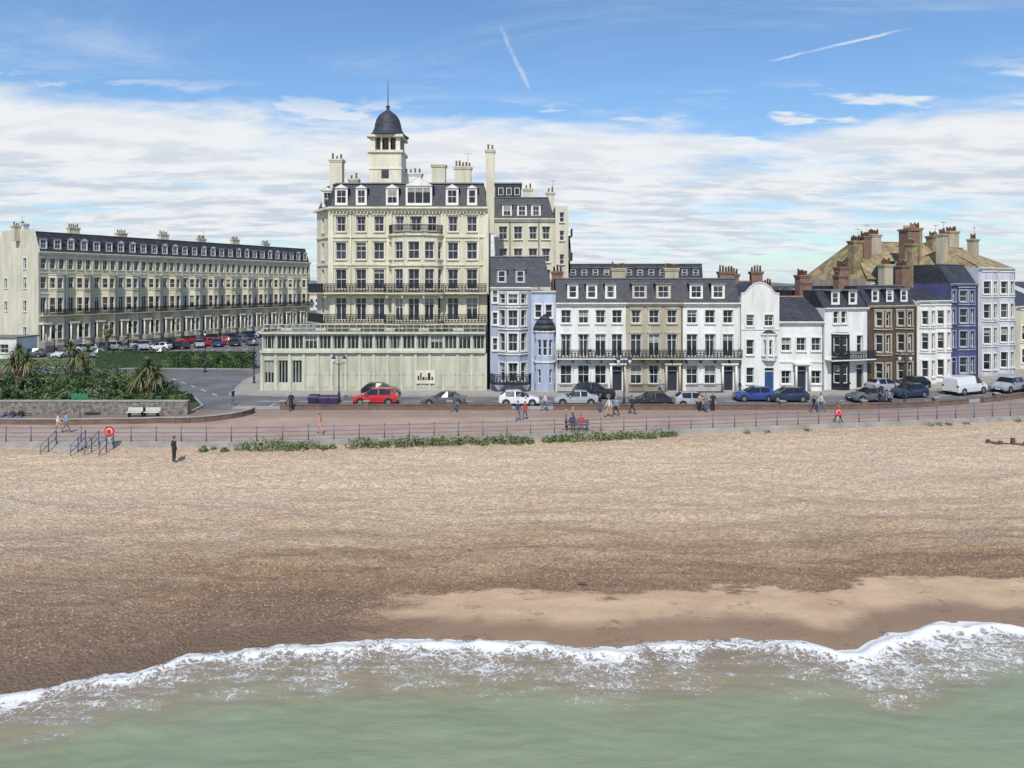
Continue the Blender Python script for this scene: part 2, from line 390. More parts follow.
for k in range(5): mb.obox((-32-k*2.6,76+k*3.1),(-33.2-k*2.6,77.5+k*3.1),.12,-.0075,-.0035,G_mark)
mb.obj('road_marking')
# ---------------------------------------------------------------- beach & sea
WP=[(-45,24),(-30,25.2),(-20,27.3),(-15.8,28.9),(-13.6,30.5),(-9.4,31.1),(-5.1,31.7),(-.5,31.5),(3.9,30.9),(8.5,31.6),(13,31.5),(14.4,30.6),(17.8,32.2),(20.9,33.4),(24,32.7),(30,32),(45,33.5)]
def Wl(X):
    if X<=-45: return 24+math.sin(X*.15)*.6-math.sin(-45*.15)*.6
    if X>=45: return 33.5+math.sin(X*.13)*.6-math.sin(45*.13)*.6
    for (a,y0),(c,y1) in zip(WP,WP[1:]):
        if a<=X<=c:
            t=(X-a)/(c-a); t=t*t*(3-2*t); return y0+(y1-y0)*t+.30*mn.noise(Vector((X*.55,0,3)))+.20*mn.noise(Vector((X*1.6,0,7)))+.09*mn.noise(Vector((X*4.5,0,1)))
GX=[-160+i*5 for i in range(22)]+[-50+i*.25 for i in range(401)]+[50.4+i*5 for i in range(23)]
def sstep(a,b,x):
    t=max(0,min(1,(x-a)/(b-a))); return t*t*(3-2*t)
def beachz(X,Y):
    W=Wl(X); R0=rail(X)
    d=Y-W
    if d<0: return -4.0+.13*d
    s=min(1,d/(R0-W)); z=-4.0+3.75*(s**.78)*.93+.25*s
    k=sstep(.03,.2,s)*(1-sstep(.9,1,s))
    ridge=0
    for c,h,wd in((.20,.14,.018),(.27,.24,.026),(.36,.30,.034),(.45,.18,.022),(.56,.18,.04),(.72,.16,.05)):
        cc=c+.035*mn.noise(Vector((X*.045,c*9,0)))+.010*mn.noise(Vector((X*.3,c*9,4))); ridge+=h*math.exp(-((s-cc)/wd)**2)*(.6+1.0*mn.noise(Vector((X*.10,c*5,2))))
    z+=k*(ridge+.20*mn.noise(Vector((X*.11,Y*.3,0)))+.12*mn.noise(Vector((X*.35,Y*1.1,5)))+.07*mn.noise(Vector((X*1.3,Y*2.4,8)))+.03*mn.noise(Vector((X*3.6,Y*4.2,8))))
    return min(z,-.12)
verts=[];faces=[];at=[]
NR=230
for X in GX:
    W=Wl(X);R0=rail(X)
    for j in range(NR):
        if j<14: Y=W-16+16*j/14
        else:
            t=(j-14)/(NR-15); Y=W+(R0+.06-W)*t
        verts.append((X,Y,beachz(X,Y))); at.append((Y-W)/(R0-W))
for i in range(len(GX)-1):
    for j in range(NR-1):
        a=i*NR+j; faces.append((a,a+NR,a+NR+1,a+1))
me=bpy.data.meshes.new('beach'); me.from_pydata(verts,[],faces)
A=me.attributes.new('shore','FLOAT','POINT'); A.data.foreach_set('value',at)
me.polygons.foreach_set('use_smooth',[True]*len(faces))
o=bpy.data.objects.new('beach',me); scene.collection.objects.link(o)
m,t,b=base('shingle')
pos=t.new('ShaderNodeNewGeometry').outputs['Position']; x=t.xyz(pos)
sh=t.new('ShaderNodeAttribute',attribute_name='shore').outputs['Fac']
warp=t.noise(t.scale(pos,(.10,.5,.5)),1.,5,.6); warp2=t.noise(t.scale(pos,(.35,1.2,1.)),1.,5,.65)
lines=t.noise(t.scale(pos,(.06,1.3,.3)),1.,6,.68); lines2=t.noise(t.scale(pos,(.16,2.8,.3)),1.,5,.7)
s1=t.m('ADD',sh,t.m('MULTIPLY',t.m('SUBTRACT',warp,.5),.26)); s1=t.m('ADD',s1,t.m('MULTIPLY',t.m('SUBTRACT',warp2,.5),.14)); s1=t.m('ADD',s1,t.m('MULTIPLY',t.m('SUBTRACT',lines,.5),.34))
rp=t.new('ShaderNodeValToRGB'); t.put(rp.inputs[0],s1)
els=[(0,(.17,.105,.062)),(.07,(.21,.13,.078)),(.17,(.26,.165,.10)),(.24,(.33,.22,.135)),(.31,(.42,.30,.195)),(.40,(.50,.375,.255)),(.62,(.58,.45,.315)),(.85,(.59,.46,.32)),(1,(.52,.385,.26))]
cr=rp.color_ramp
while len(cr.elements)<len(els): cr.elements.new(.5)
for e,(p,c) in zip(cr.elements,els): e.position=p; e.color=c+(1,)
col=rp.outputs[0]
lf=t.m('MULTIPLY',t.mr(x[0],0,-26),t.mr(sh,.7,.12)); col=t.mix(t.m('MULTIPLY',lf,.5),col,(.21,.155,.105))
lk=t.m('MULTIPLY',t.mr(lines2,.50,.66),t.mr(sh,.75,.2,.12,.5)); col=t.mix(lk,col,(.17,.11,.068))
pk=t.mr(t.noise(t.scale(pos,(.12,.35,.3)),1.3,5,.6),.45,.7,0,.4); col=t.mix(pk,col,t.mix(1.,col,(1.12,1.02,.92),'MULTIPLY'))
v1=t.vor(pos,7.,out='Color'); v2=t.vor(pos,14,out='Color'); v3=t.vor(pos,2.6,out='Color')
fn=t.noise(pos,2.2,7,.8)
g=t.m('ADD',t.m('MULTIPLY',t.xyz(v1)[0],.50),t.m('ADD',t.m('MULTIPLY',t.xyz(v2)[1],.34),t.m('MULTIPLY',t.xyz(v3)[0],.06)))
g=t.m('ADD',g,t.m('MULTIPLY',t.m('SUBTRACT',fn,.5),.8))
k=t.mr(g,.02,.92,.64,1.34,False)
peb=t.mix(1.,col,t.comb(k,k,k),'MULTIPLY')
st=t.xyz(v2); peb=t.mix(t.mr(st[0],.92,.95,0,.4),peb,(.12,.095,.07)); peb=t.mix(t.mr(st[2],.94,.97,0,.45),peb,(.66,.58,.48)); peb=t.mix(t.mr(t.xyz(v1)[2],.86,.92,0,.4),peb,(.38,.20,.10))
sandm=t.m('MULTIPLY',t.mr(t.m('ADD',x[0],t.m('MULTIPLY',t.m('SUBTRACT',warp2,.5),9.)),-8.,-3.),t.mr(t.m('ADD',sh,t.m('MULTIPLY',t.m('SUBTRACT',warp2,.5),.15)),.145,.125))
sn=t.noise(pos,14,3,.7); sand=t.mix(t.mr(t.noise(t.scale(pos,(.4,1.4,1)),.9,5,.65),.3,.7),(.47,.335,.22),(.38,.26,.165)); kk=t.mr(sn,.3,.7,.88,1.08); sand=t.mix(1.,sand,t.comb(kk,kk,kk),'MULTIPLY')
clump=t.mr(t.noise(t.scale(pos,(.5,1.5,1)),1.1,6,.75),.56,.66)
sandm=t.m('MULTIPLY',sandm,t.m('SUBTRACT',1.,t.m('MULTIPLY',clump,.65)))
wet=t.mr(t.m('ADD',sh,t.m('MULTIPLY',t.m('SUBTRACT',warp2,.5),.05)),.075,.03)
fin=t.mix(sandm,peb,sand); fin=t.mix(t.m('MULTIPLY',wet,.75),fin,(.17,.11,.066))
t.put(b.inputs['Base Color'],fin); t.put(b.inputs['Roughness'],t.m('SUBTRACT',.93,t.m('MULTIPLY',wet,.5)))
hgt=t.m('ADD',t.m('MULTIPLY',t.vor(pos,7.),.7),t.m('MULTIPLY',fn,1.4))
bn=t.new('ShaderNodeBump'); bn.inputs['Distance'].default_value=.14; t.put(bn.inputs['Height'],hgt); t.put(bn.inputs['Strength'],t.m('MULTIPLY',t.m('SUBTRACT',1.,t.m('MULTIPLY',sandm,.9)),.9)); t.put(b.inputs['Normal'],bn.outputs[0])
me.materials.append(m)
# sea
rows=[i*.08 for i in range(126)]+[10.2+i*1.2 for i in range(20)]+[40,60,100,200,500,1500,5000]
SX=[-5000,-1200,-400]+GX+[400,1200,5000]
verts=[];faces=[];at=[];fk=[]
for X in SX:
    W=Wl(max(-160,min(160,X)))
    k=.80+.6*mn.noise(Vector((X*.16,4.,0)))+.35*mn.noise(Vector((X*.6,8.,0)))
    if 13<X<27: k+=.3*math.exp(-((X-20)/4)**2)
    if X<-16: k-=.012*(-16-X)
    k=max(.35,k)
    for d in rows:
        Y=W-d
        e=math.exp(-((d-.6-.5*mn.noise(Vector((X*.5,9,0))))/.3)**2)
        z=-3.985+.15*e*k+.02*min(d,1)
        if d>0: z+=min(d,3)/3*(.07*mn.noise(Vector((X*.25,Y*.9,0)))+.04*mn.noise(Vector((X*.9,Y*2.4,3))))
        z+=.06*math.exp(-((d-3.2-1.2*mn.noise(Vector((X*.2,1,0))))/.5)**2)
        verts.append((X,Y,z)); at.append(d); fk.append(k)
n=len(rows)
for i in range(len(SX)-1):
    for j in range(n-1):
        a=i*n+j; faces.append((a,a+1,a+n+1,a+n))
me=bpy.data.meshes.new('sea_water'); me.from_pydata(verts,[],faces)
me.attributes.new('off','FLOAT','POINT').data.foreach_set('value',at); me.attributes.new('fk','FLOAT','POINT').data.foreach_set('value',fk)
me.polygons.foreach_set('use_smooth',[True]*len(faces))
o=bpy.data.objects.new('sea_water',me); scene.collection.objects.link(o)
m,t,b=base('sea_water_turbid')
pos=t.new('ShaderNodeNewGeometry').outputs['Position']; x=t.xyz(pos)
d=t.new('ShaderNodeAttribute',attribute_name='off').outputs['Fac']; fk_=t.new('ShaderNodeAttribute',attribute_name='fk').outputs['Fac']
w1=t.noise(t.scale(pos,(.22,.7,1)),1.,5,.6); w2=t.noise(t.scale(pos,(.8,1.3,1)),1.,6,.7); w3=t.noise(t.scale(pos,(.5,1.6,1)),1.,6,.7)
dw=t.m('ADD',d,t.m('MULTIPLY',t.m('SUBTRACT',w1,.5),4.5))
bro=t.mix(t.mr(d,0,3.),(.20,.135,.08),(.26,.205,.13))
gre=t.mix(t.mr(w1,.3,.7),(.205,.25,.15),(.245,.28,.175))
c=t.mix(t.mr(dw,2.2,6.2),bro,gre); c=t.mix(t.mr(w3,.5,.75,0,.3),c,(.29,.29,.20))
rp=t.new('ShaderNodeValToRGB'); t.put(rp.inputs[0],t.m('DIVIDE',t.m('ADD',d,t.m('MULTIPLY',t.m('SUBTRACT',w2,.5),1.7)),6.))
cr=rp.color_ramp
els=[(0,.50),(.025,.98),(.11,.92),(.17,.55),(.28,.42),(.50,.37),(.72,.25),(1,0)]
while len(cr.elements)<len(els): cr.elements.new(.5)
for e,(p,v) in zip(cr.elements,els): e.position=p; e.color=(v,v,v,1)
dens=t.m('MULTIPLY',rp.outputs[0],t.m('ADD',t.m('MULTIPLY',fk_,.85),.12)); dens=t.m('ADD',dens,t.m('MULTIPLY',t.m('SUBTRACT',w3,.5),t.mr(d,.4,1.2,.15,.75)))
dens=t.m('MULTIPLY',dens,t.mr(d,6.5,4.2))
nd=t.new('ShaderNodeTexNoise'); t.put(nd.inputs['Vector'],pos); nd.inputs['Scale'].default_value=1.6; nd.inputs['Detail'].default_value=6; nd.inputs['Roughness'].default_value=.65
off=t.vm('MULTIPLY',nd.outputs['Color'],(1.6,1.6,0)); pp=t.scale(t.vm('ADD',pos,off),(.9,1.7,0))
cell=t.vor(pp,2.3,'DISTANCE_TO_EDGE'); cell2=t.vor(pp,6.5,'DISTANCE_TO_EDGE')
lace=t.m('ADD',t.m('MULTIPLY',t.mr(cell,0,.26),.46),t.m('ADD',t.m('MULTIPLY',t.mr(cell2,0,.28),.26),t.m('MULTIPLY',t.noise(pos,5.,7,.75),.52)))
foam=t.mr(t.m('SUBTRACT',dens,t.m('MULTIPLY',lace,.80)),-.05,.09)
veil=t.m('MULTIPLY',t.mr(dens,.1,.6),.12)
c=t.mix(t.m('MAXIMUM',foam,veil),c,(.80,.80,.78))
t.put(b.inputs['Base Color'],c); t.put(b.inputs['Roughness'],t.mr(foam,0,1,.16,.8)); b.inputs['IOR'].default_value=1.33
h=t.m('ADD',t.m('MULTIPLY',t.noise(t.scale(pos,(.8,2.,1)),1.5,6,.6),.6),t.m('MULTIPLY',t.noise(t.scale(pos,(1,1.8,1)),6,4,.6),.16))
h=t.m('ADD',h,t.m('MULTIPLY',foam,t.m('MULTIPLY',t.noise(pos,7,6,.75),1.3)))
t.put(b.inputs['Normal'],t.bump(h,.6,.13)); me.materials.append(m)
mb=MB()
xs=[-160+i*1.9 for i in range(190)]
for a,c in zip(xs,xs[1:]):
    mb.obox((a,rail(a)+.1),(c,rail(c)+.1),.5,-1.,.13,M_conc)
mb.obj('sea_wall')
mb=MB()
for i,(a,c) in enumerate(zip(xs,xs[1:])):
    mb.cyl(a,rail(a)+.12,.13,1.22,.045,.04,M_railb,6); mb.tube([(a,rail(a)+.12,1.2),(a,rail(a)+.12,1.28)],[.06,.03],M_railb,6)
    for zz in(.45,.78,1.12): mb.obox((a,rail(a)+.12),(c,rail(c)+.12),.045,zz,zz+.04,M_railb)
mb.obj('promenade_railing')
mb=MB(); xs=[-22+i*2 for i in range(80)]
for i,(a,c) in enumerate(zip(xs,xs[1:])):
    if i in(11,12,34): continue
    mb.obox((a,67.35+f_road(a)),(c,67.35+f_road(c)),.35,-.02,.45,M_wbrick); mb.obox((a,67.35+f_road(a)),(c,67.35+f_road(c)),.45,.452,.53,M_wbrick)
    if i%4==0: mb.obox((a-.25,67.35+f_road(a)),(a+.25,67.35+f_road(a)),.5,-.02,.8,M_wbrick); mb.obox((a-.3,67.35+f_road(a)),(a+.3,67.35+f_road(a)),.6,.802,.88,M_conc)
mb.obj('parade_wall')
mb=MB(); mb.obox((-160,65),(-30,65),.5,-.02,1.2,M_stone); mb.obox((-160,65),(-30,65),.6,1.202,1.3,M_conc)
mb.obj('garden_stone_wall')
mb=MB(); pts=[]
for i in range(15):
    a=math.radians(-100+i*13); pts.append((-29.5+5.2*math.cos(a),65.5+4.6*math.sin(a)))
pts=[(-46,60.4),(-38,60.2),(-33,60.5)]+pts[:9]
for p,q in zip(pts,pts[1:]): mb.obox(p,q,.3,-.01,.45,M_wbrick); mb.obox(p,q,.38,.452,.52,M_conc)
mb.obj('low_curved_wall')
mb=MB()
gp=[(-160,65.3),(-30.2,65.3),(-30.5,69),(-33.5,74),(-42,84),(-57,94),(-160,97)]
mb.poly([(p[0],p[1],.13) for p in gp],G_soil)
for p,q in zip(gp,gp[1:]): mb.obox(p,q,.2,-.02,.15,M_conc)
mb.obj('garden_bed')
mb=MB(); gp=[(-130,108),(-62,101),(-37,99.5),(-37.5,104),(-62,112),(-130,116)]
mb.poly([(p[0],p[1],.1) for p in gp],G_grass)
for p,q in zip(gp,gp[1:]+gp[:1]): mb.obox(p,q,.2,-.02,.12,M_conc)
mb.obj('lawn')
# ---------------------------------------------------------------- HOTEL
D0=82.; s0=700/D0
hx=lambda px:(px-512)/s0
b=Bld('grand_seaside_hotel',(hx(330),D0),(hx(487),D0))
ux=lambda px:(px-330)/s0
def ud(px,y): return (px-512)/700*(D0+y)-hx(330)
Wd=ux(487); CZ=21.1
rowsH=[(7.9,2.6,1.3,'french'),(11.5,2.35,1.25),(15.0,2.0,1.2),(18.25,1.8,1.15)]
bx0,bx1=ux(389),ux(443)
wall(b,(0,0),(bx0,0),0,CZ,grid([ux(341),ux(361),ux(379)],rowsH),M_cream,surround=M_ctrim,hood=.18)
bw=bx1-bx0
wall(b,(bx0,0),(bx1,0),18.9-.9,CZ,[(bw*.2,18.3,1.,1.75),(bw*.5,18.3,1.4,1.75),(bw*.8,18.3,1.,1.75)],M_cream,surround=M_ctrim)
wall(b,(bx1,0),(Wd,0),0,CZ,grid([ux(453)-bx1,ux(472)-bx1],rowsH),M_cream,surround=M_ctrim,hood=.18)
BP=[]
for i in range(6):
    a=math.pi*(1-i/5.); BP.append((bx0+bw/2+math.cos(a)*bw/2,-math.sin(a)*1.9))
for i in range(5):
    L=(Vector(BP[i+1])-Vector(BP[i])).length
    ops=[(L/2,zb,min(1.25,L*.64),h,k) for zb,h,k in((7.9,2.6,'french'),(11.5,2.35,'sash'),(15.,2.0,'sash'))]
    if i in(0,4): ops=[(L/2,zb,.9,h,'plain') for _,zb,_w,h,_k in ops]
    wall(b,BP[i],BP[i+1],0,18.0,ops,M_cream,surround=M_ctrim)
    for zz in(14.4,17.9,10.95): b['trim'].obox(BP[i],BP[i+1],.4,zz-.2,zz,M_ctrim)
b['roof'].poly([(p[0],p[1],18.0) for p in BP],M_lead)
railing(b['balconies'],[(p[0],p[1]-.1) for p in BP],18.0,.95,rails=(1.,.12,.8,.5))
cl=(-2.7,4.2)
wall(b,cl,(0,0),0,CZ,[(2.5,zb,1.1,h) for zb,h,*_ in rowsH],M_cream,surround=M_ctrim)
W=b['walls']; W.poly([(Wd,0,0),(Wd,14,0),(Wd,14,CZ),(Wd,0,CZ)],M_cream); W.poly([cl+(0,),(cl[0],14,0),(cl[0],14,CZ),cl+(CZ,)],M_cream); W.poly([(cl[0],14,0),(Wd,14,0),(Wd,14,CZ),(cl[0],14,CZ)],M_cream)
for zz,p in((14.5,.14),(17.75,.16)):
    b['trim'].box(0,bx0,-p,-.003,zz-.2,zz,M_ctrim); b['trim'].box(bx1,Wd,-p,-.003,zz-.2,zz,M_ctrim); b['trim'].obox(cl,(0,0),p*2,zz-.2,zz,M_ctrim)
cornice(b,-.1,Wd+.1,0,CZ+.02,M_ctrim,.6,.55); b['cornice'].obox((cl[0]-.1,cl[1]),(-.1,-.1),.8,CZ-.25,CZ+.015,M_ctrim)
i=0
while i<Wd: b['cornice'].box(i,i+.12,-.36,-.34,CZ-.75,CZ-.56,M_ctrim) ; i+=.4
for px in(331,389.5,443.5,486): b['trim'].box(ux(px)-.3,ux(px)+.3,-.13,-.004,10.9,20.5,M_ctrim)
ZT=24.0
ins=1.2; a=[(0,.1,CZ),(Wd,.1,CZ),(Wd,14,CZ),(cl[0],14,CZ),(cl[0]+.05,cl[1],CZ)]; c=[(.6,ins,ZT),(Wd-.4,ins,ZT),(Wd-.4,12.8,ZT),(cl[0]+1.2,12.8,ZT),(cl[0]+1.2,cl[1]+.4,ZT)]
for k in range(5):
    j=(k+1)%5; b['roof'].poly([a[k],a[j],c[j],c[k]],M_slate)
b['roof'].poly(c,M_lead)
for k in(0,4): b['roof'].obox(c[k],c[(k+1)%5],.3,ZT,ZT+.15,M_lead)
for px,w,tp in((341,1.5,'g'),(361,1.3,'g'),(392,1.5,'g'),(452,1.5,'g'),(472,1.2,'g')): dormer(b,ux(px),.15,CZ+.25,w,2.0,top=tp)
dormer(b,ux(419),-.1,CZ+.2,3.1,2.3,kind='tri',top='g',d=2.6)
dormer(b,-.9,2.2,CZ+.25,1.3,2.0,top='g')
def off_(pts,d): 
    c=(bx0+bw/2,0); return [(c[0]+(p[0]-c[0])*(1+d/(bw/2)),p[1]*(1+d/1.9)-.0) for p in pts]
inner=[cl,(0,0),(bx0,0)]+BP[1:-1]+[(bx1,0),(Wd,0)]
BO=off_(BP,1.0)
outer=[(cl[0]-.9,cl[1]-.6),(-.5,-1.1),(bx0-.2,-1.1)]+[(p[0],min(p[1],-1.15)) for p in BO[1:-1]]+[(bx1+.2,-1.1),(Wd,-1.1)]
for zz in(7.55,11.1): balcony(b,inner,outer,zz,M_ctrim,1.05)
for k in range(1,len(outer)-1):
    for zz in(7.4,10.95): 
        p=inner[k];q=outer[k]; b['balconies'].obox(p,(p[0]+(q[0]-p[0])*.8,p[1]+(q[1]-p[1])*.8),.14,zz-.45,zz-.02,M_ctrim)
py=-3.0
x0=ud(262,py); x1=Wd-.05
nb=16; L=x1-x0; P=L/nb
wall(b,(x0,py),(x1,py),0,4.35,[(P*(k+.5),.9,P-.5,2.6,'tri') for k in(0,1,2)] ,M_podium,sill=False,frame=M_gtrim)
for k in range(nb+1):
    xx=x0+k*P; b['podium_trim'].box(xx-.14,xx+.14,py-.14,py-.003,0,4.3,M_gtrim)
    if k<nb and k>2: 
        b['podium_trim'].box(xx+.3,xx+P-.3,py-.05,py-.003,.4,3.8,M_podium); b['podium_trim'].box(xx+.42,xx+P-.42,py-.08,py-.052,.55,3.6,M_podium)
        b['podium_trim'].box(xx+.18,xx+P-.18,py-.10,py-.082,1.9,2.0,M_gtrim)
b['podium_trim'].box(x0-.15,x1,py-.32,py-.002,4.352,4.6,M_gtrim)
wall(b,(x0,py),(x1,py),4.6,6.5,[(P*(k+.5),4.75,P-.2,1.6,'tri') for k in range(nb)],M_gtrim,sill=False,depth=.2,frame=M_gtrim)
b['podium_trim'].box(x0-.15,x1,py-.34,py-.002,6.502,6.72,M_gtrim)
W.poly([(x0,py,0),(x0,9,0),(x0,9,6.5),(x0,py,6.5)],M_podium); W.poly([(x1,py,0),(x1,0,0),(x1,0,6.5),(x1,py,6.5)],M_podium); W.poly([(x0,9,0),(cl[0],9,0),(cl[0],9,6.5),(x0,9,6.5)],M_podium)
b['podium_roof'].poly([(x0,py,6.6),(x1,py,6.6),(x1,9,6.6),(x0,9,6.6)],M_lead)
railing(b['balconies'],[(x0+.1,py+.2),(x1-.1,py+.2)],6.72,.8,M_gtrim,.8,.05,(1.,.5),.05)
for k in range(6):
    xx=x0+2.+k*3.9; b['planters'].box(xx,xx+1.2,py+.5,py+.9,6.61,7.05,M_gtrim)
b['hotel_sign'].box(ux(420),ux(438),py-.23,py-.165,.9,2.4,M_ctrim)
for k,(dx,w,h) in enumerate([(.15,.2,.5),(.45,.15,.8),(.7,.25,.35),(1.05,.15,.35),(1.3,.3,.8),(1.7,.2,.35)]): b['hotel_sign'].box(ux(420)+dx,ux(420)+dx+w,py-.25,py-.232,1.3,1.3+h,M_dtrim)
ty=4.5; tx=ud(388,ty)
b['turret'].box(tx-1.95,tx+1.95,ty-1.95,ty+1.95,ZT+.0,28.0,M_ctrim)
b['turret'].box(tx-2.15,tx+2.15,ty-2.15,ty+2.15,28.002,28.3,M_ctrim); b['turret'].box(tx-2.03,tx+2.03,ty-2.03,ty+2.03,26.0,26.2,M_trim)
b['turret'].box(tx-.45,tx+.45,ty-1.98,ty-1.953,24.9,25.9,M_glass)
for sx in(-1,1):
    for sy in(-1,1): b['turret'].box(tx+sx*1.5-.26,tx+sx*1.5+.26,ty+sy*1.5-.26,ty+sy*1.5+.26,28.302,29.9,M_ctrim)
for sx in(-.5,.5): 
    b['turret'].box(tx+sx-.1,tx+sx+.1,ty-1.75,ty-1.5,28.303,29.9,M_ctrim); b['turret'].box(tx+sx-.1,tx+sx+.1,ty+1.5,ty+1.75,28.303,29.9,M_ctrim)
b['turret'].box(tx-1.15,tx+1.15,ty-1.15,ty+1.15,28.302,29.89,M_glass)
b['turret'].box(tx-2.15,tx+2.15,ty-2.15,ty+2.15,29.902,30.2,M_ctrim)
prof=[(2.6,30.21),(2.35,30.35),(1.95,30.7),(1.7,31.2),(1.6,31.8),(1.42,32.4),(1.05,32.95),(.55,33.35),(.22,33.6),(.18,33.9),(.3,34.05),(.08,34.2),(.05,35.5),(.03,37.2)]
b['turret_dome'].tube([(tx,ty,z) for r,z in prof],[r for r,z in prof],M_slate,16)
for px,zt,w,d,mm,np_,yy in((337,27.2,1.5,1.2,M_cream,3,3.),(354,25.6,1.2,1.,M_cream,2,8.),(413,26.0,2.2,1.2,M_trim,4,6.),(439,26.9,1.7,1.2,M_cream,0,5.),(463,26.4,2.0,1.1,M_cream,5,3.5),(490,28.0,.95,1.2,M_cream,2,1.2)):
    chimney(b,ud(px,yy) if px!=490 else ux(490),yy,CZ-3 if px==490 else ZT-2,zt,w,d,mm,np_)
for px in(350,478): b['pipes'].cyl(ux(px)+.1,-.1,8,20.6,.06,.06,M_ctrim,6)
b.done()
# rear wing
D1=92; s1_=700/D1
b=Bld('hotel_rear_wing',((494-512)/s1_,D1),((568-512)/s1_,D1)); Wd=b.L; wx=lambda px:(px-494)/s1_
wall(b,(0,0),(Wd-1.7,0),0,20.7,grid([wx(503),wx(518),wx(533),wx(546)],[(18.,1.7,1.1),(15.,1.8,1.1),(12.3,1.7,1.1)]),M_cream,surround=M_ctrim)
shell(b,0,Wd-1.7,0,10,0,20.7,M_cream); cornice(b,0,Wd-1.7,0,20.75,M_ctrim,.35,.4); mansard(b,0,Wd-1.8,.05,10,20.76,23.6,1.2,0,.7)
for px in(507,522,536): dormer(b,wx(px),.2,20.9,1.3,1.7)
wall(b,(Wd-1.7,-.6),(Wd,-.6),0,22.3,[(.85,z,.6,1.3) for z in(11.5,14.7,17.8,20.2)],M_cream); shell(b,Wd-1.7,Wd,-.6,8,0,22.3,M_cream)
b['roof'].box(.05,3.6,3,9,23.7,25.7,M_slate); b['roof'].box(-.05,3.75,2.9,9.1,25.702,25.9,M_lead)
for xx in(.5,1.6,2.7): b['windows'].box(xx,xx+.7,2.95,2.998,24.2,25.2,M_trim); b['windows'].box(xx+.08,xx+.62,2.93,2.948,24.28,25.12,M_glass)
chimney(b,4.6,4,22,25.2,1.1,1.,M_cream,2); chimney(b,7.7,5,22,24.8,1.,1.,M_cream,2)
for xx in(2.1,5.9): b['pipes'].cyl(xx,-.08,6,20.5,.06,.06,M_iron,6)
for z in(12.,15.2,18.4):
    b['fire_escape'].box(Wd+.01,Wd+.6,.2,3.,z,z+.08,M_iron); railing(b['fire_escape'],[(Wd+.6,.2),(Wd+.6,3.)],z+.08,1.,M_iron,.3,.03,rw=.04)
    b['fire_escape'].hexa([(Wd+.1,.3,z-3.1),(Wd+.5,.3,z-3.1),(Wd+.5,2.9,z),(Wd+.1,2.9,z),(Wd+.1,.3,z-3.0),(Wd+.5,.3,z-3.0),(Wd+.5,2.9,z+.1),(Wd+.1,2.9,z+.1)],M_iron)
b.done()
# ---------------------------------------------------------------- terrace row
Dr=78.5; sr=700/Dr
rx=lambda px:(px-512)/sr
b=Bld('grey_blue_bay_house',(rx(490),79.2),(rx(531),79.2)); L=b.L
wall(b,(0,0),(L,0),0,11.7,[(.55,z,.55,1.4) for z in(4.6,7.5,10.0)],M_lav,surround=M_trim)
canted(b,L*.56,0,3.3,1.1,0,11.3,[(1.2,2.1),(4.6,2.0),(7.4,1.8),(9.9,1.1)],M_lav,surround=M_trim)
shell(b,0,L,0,11,0,11.7,M_lav); cornice(b,0,L,-.0,11.75,M_trim,.3,.3); mansard(b,0,L+2.4,.1,11,11.77,15.2,1.4,0,.8)
for xx in(1.3,3.4): dormer(b,xx,.3,12.1,1.15,1.7,m=M_lav)
balcony(b,[(.2,-.0),(1.0,-1.15),(L-.6,-1.15),(L,0)],[(0,-.6),(.6,-1.9),(L-.3,-1.9),(L,-.4)],1.1,M_iron,1.0)
b.done()
b=Bld('pale_blue_turret_house',(rx(531)+.01,79.0),(rx(556),79.0)); L=b.L
wall(b,(0,0),(L,0),0,11.3,[(L*.3,8.3,.75,1.5),(L*.72,8.3,.75,1.5)],M_lblue,surround=M_trim); shell(b,0,L,0,11,0,11.3,M_lblue,left=False); cornice(b,0,L,0,11.35,M_trim,.25,.25)
cx=L*.55;Pp=[]
for k in range(6):
    a=math.pi*(1-k/5); Pp.append((cx+math.cos(a)*1.2,-math.sin(a)*1.25))
for k in range(5):
    LL=(Vector(Pp[k+1])-Vector(Pp[k])).length
    wall(b,Pp[k],Pp[k+1],0,6.9,([(LL/2,.02,.72,2.5,'bdoor')] if k==2 else [(LL/2,1.,.42,1.6,'plain')])+[(LL/2,4.1,.5,1.8,'plain')],M_lblue,sill=False)
    for zz in(3.5,6.9): b['trim'].obox(Pp[k],Pp[k+1],.24,zz-.16,zz,M_trim)
for r0,z0,r1,z1 in((1.32,6.92,1.15,7.5),(1.15,7.5,.8,8.1),(.8,8.1,.3,8.5),(.3,8.5,.05,8.75)):
    b['roof'].tube([(cx,-.05,z0),(cx,-.05,z1)],[r0,r1],M_slate,12)
b.done()
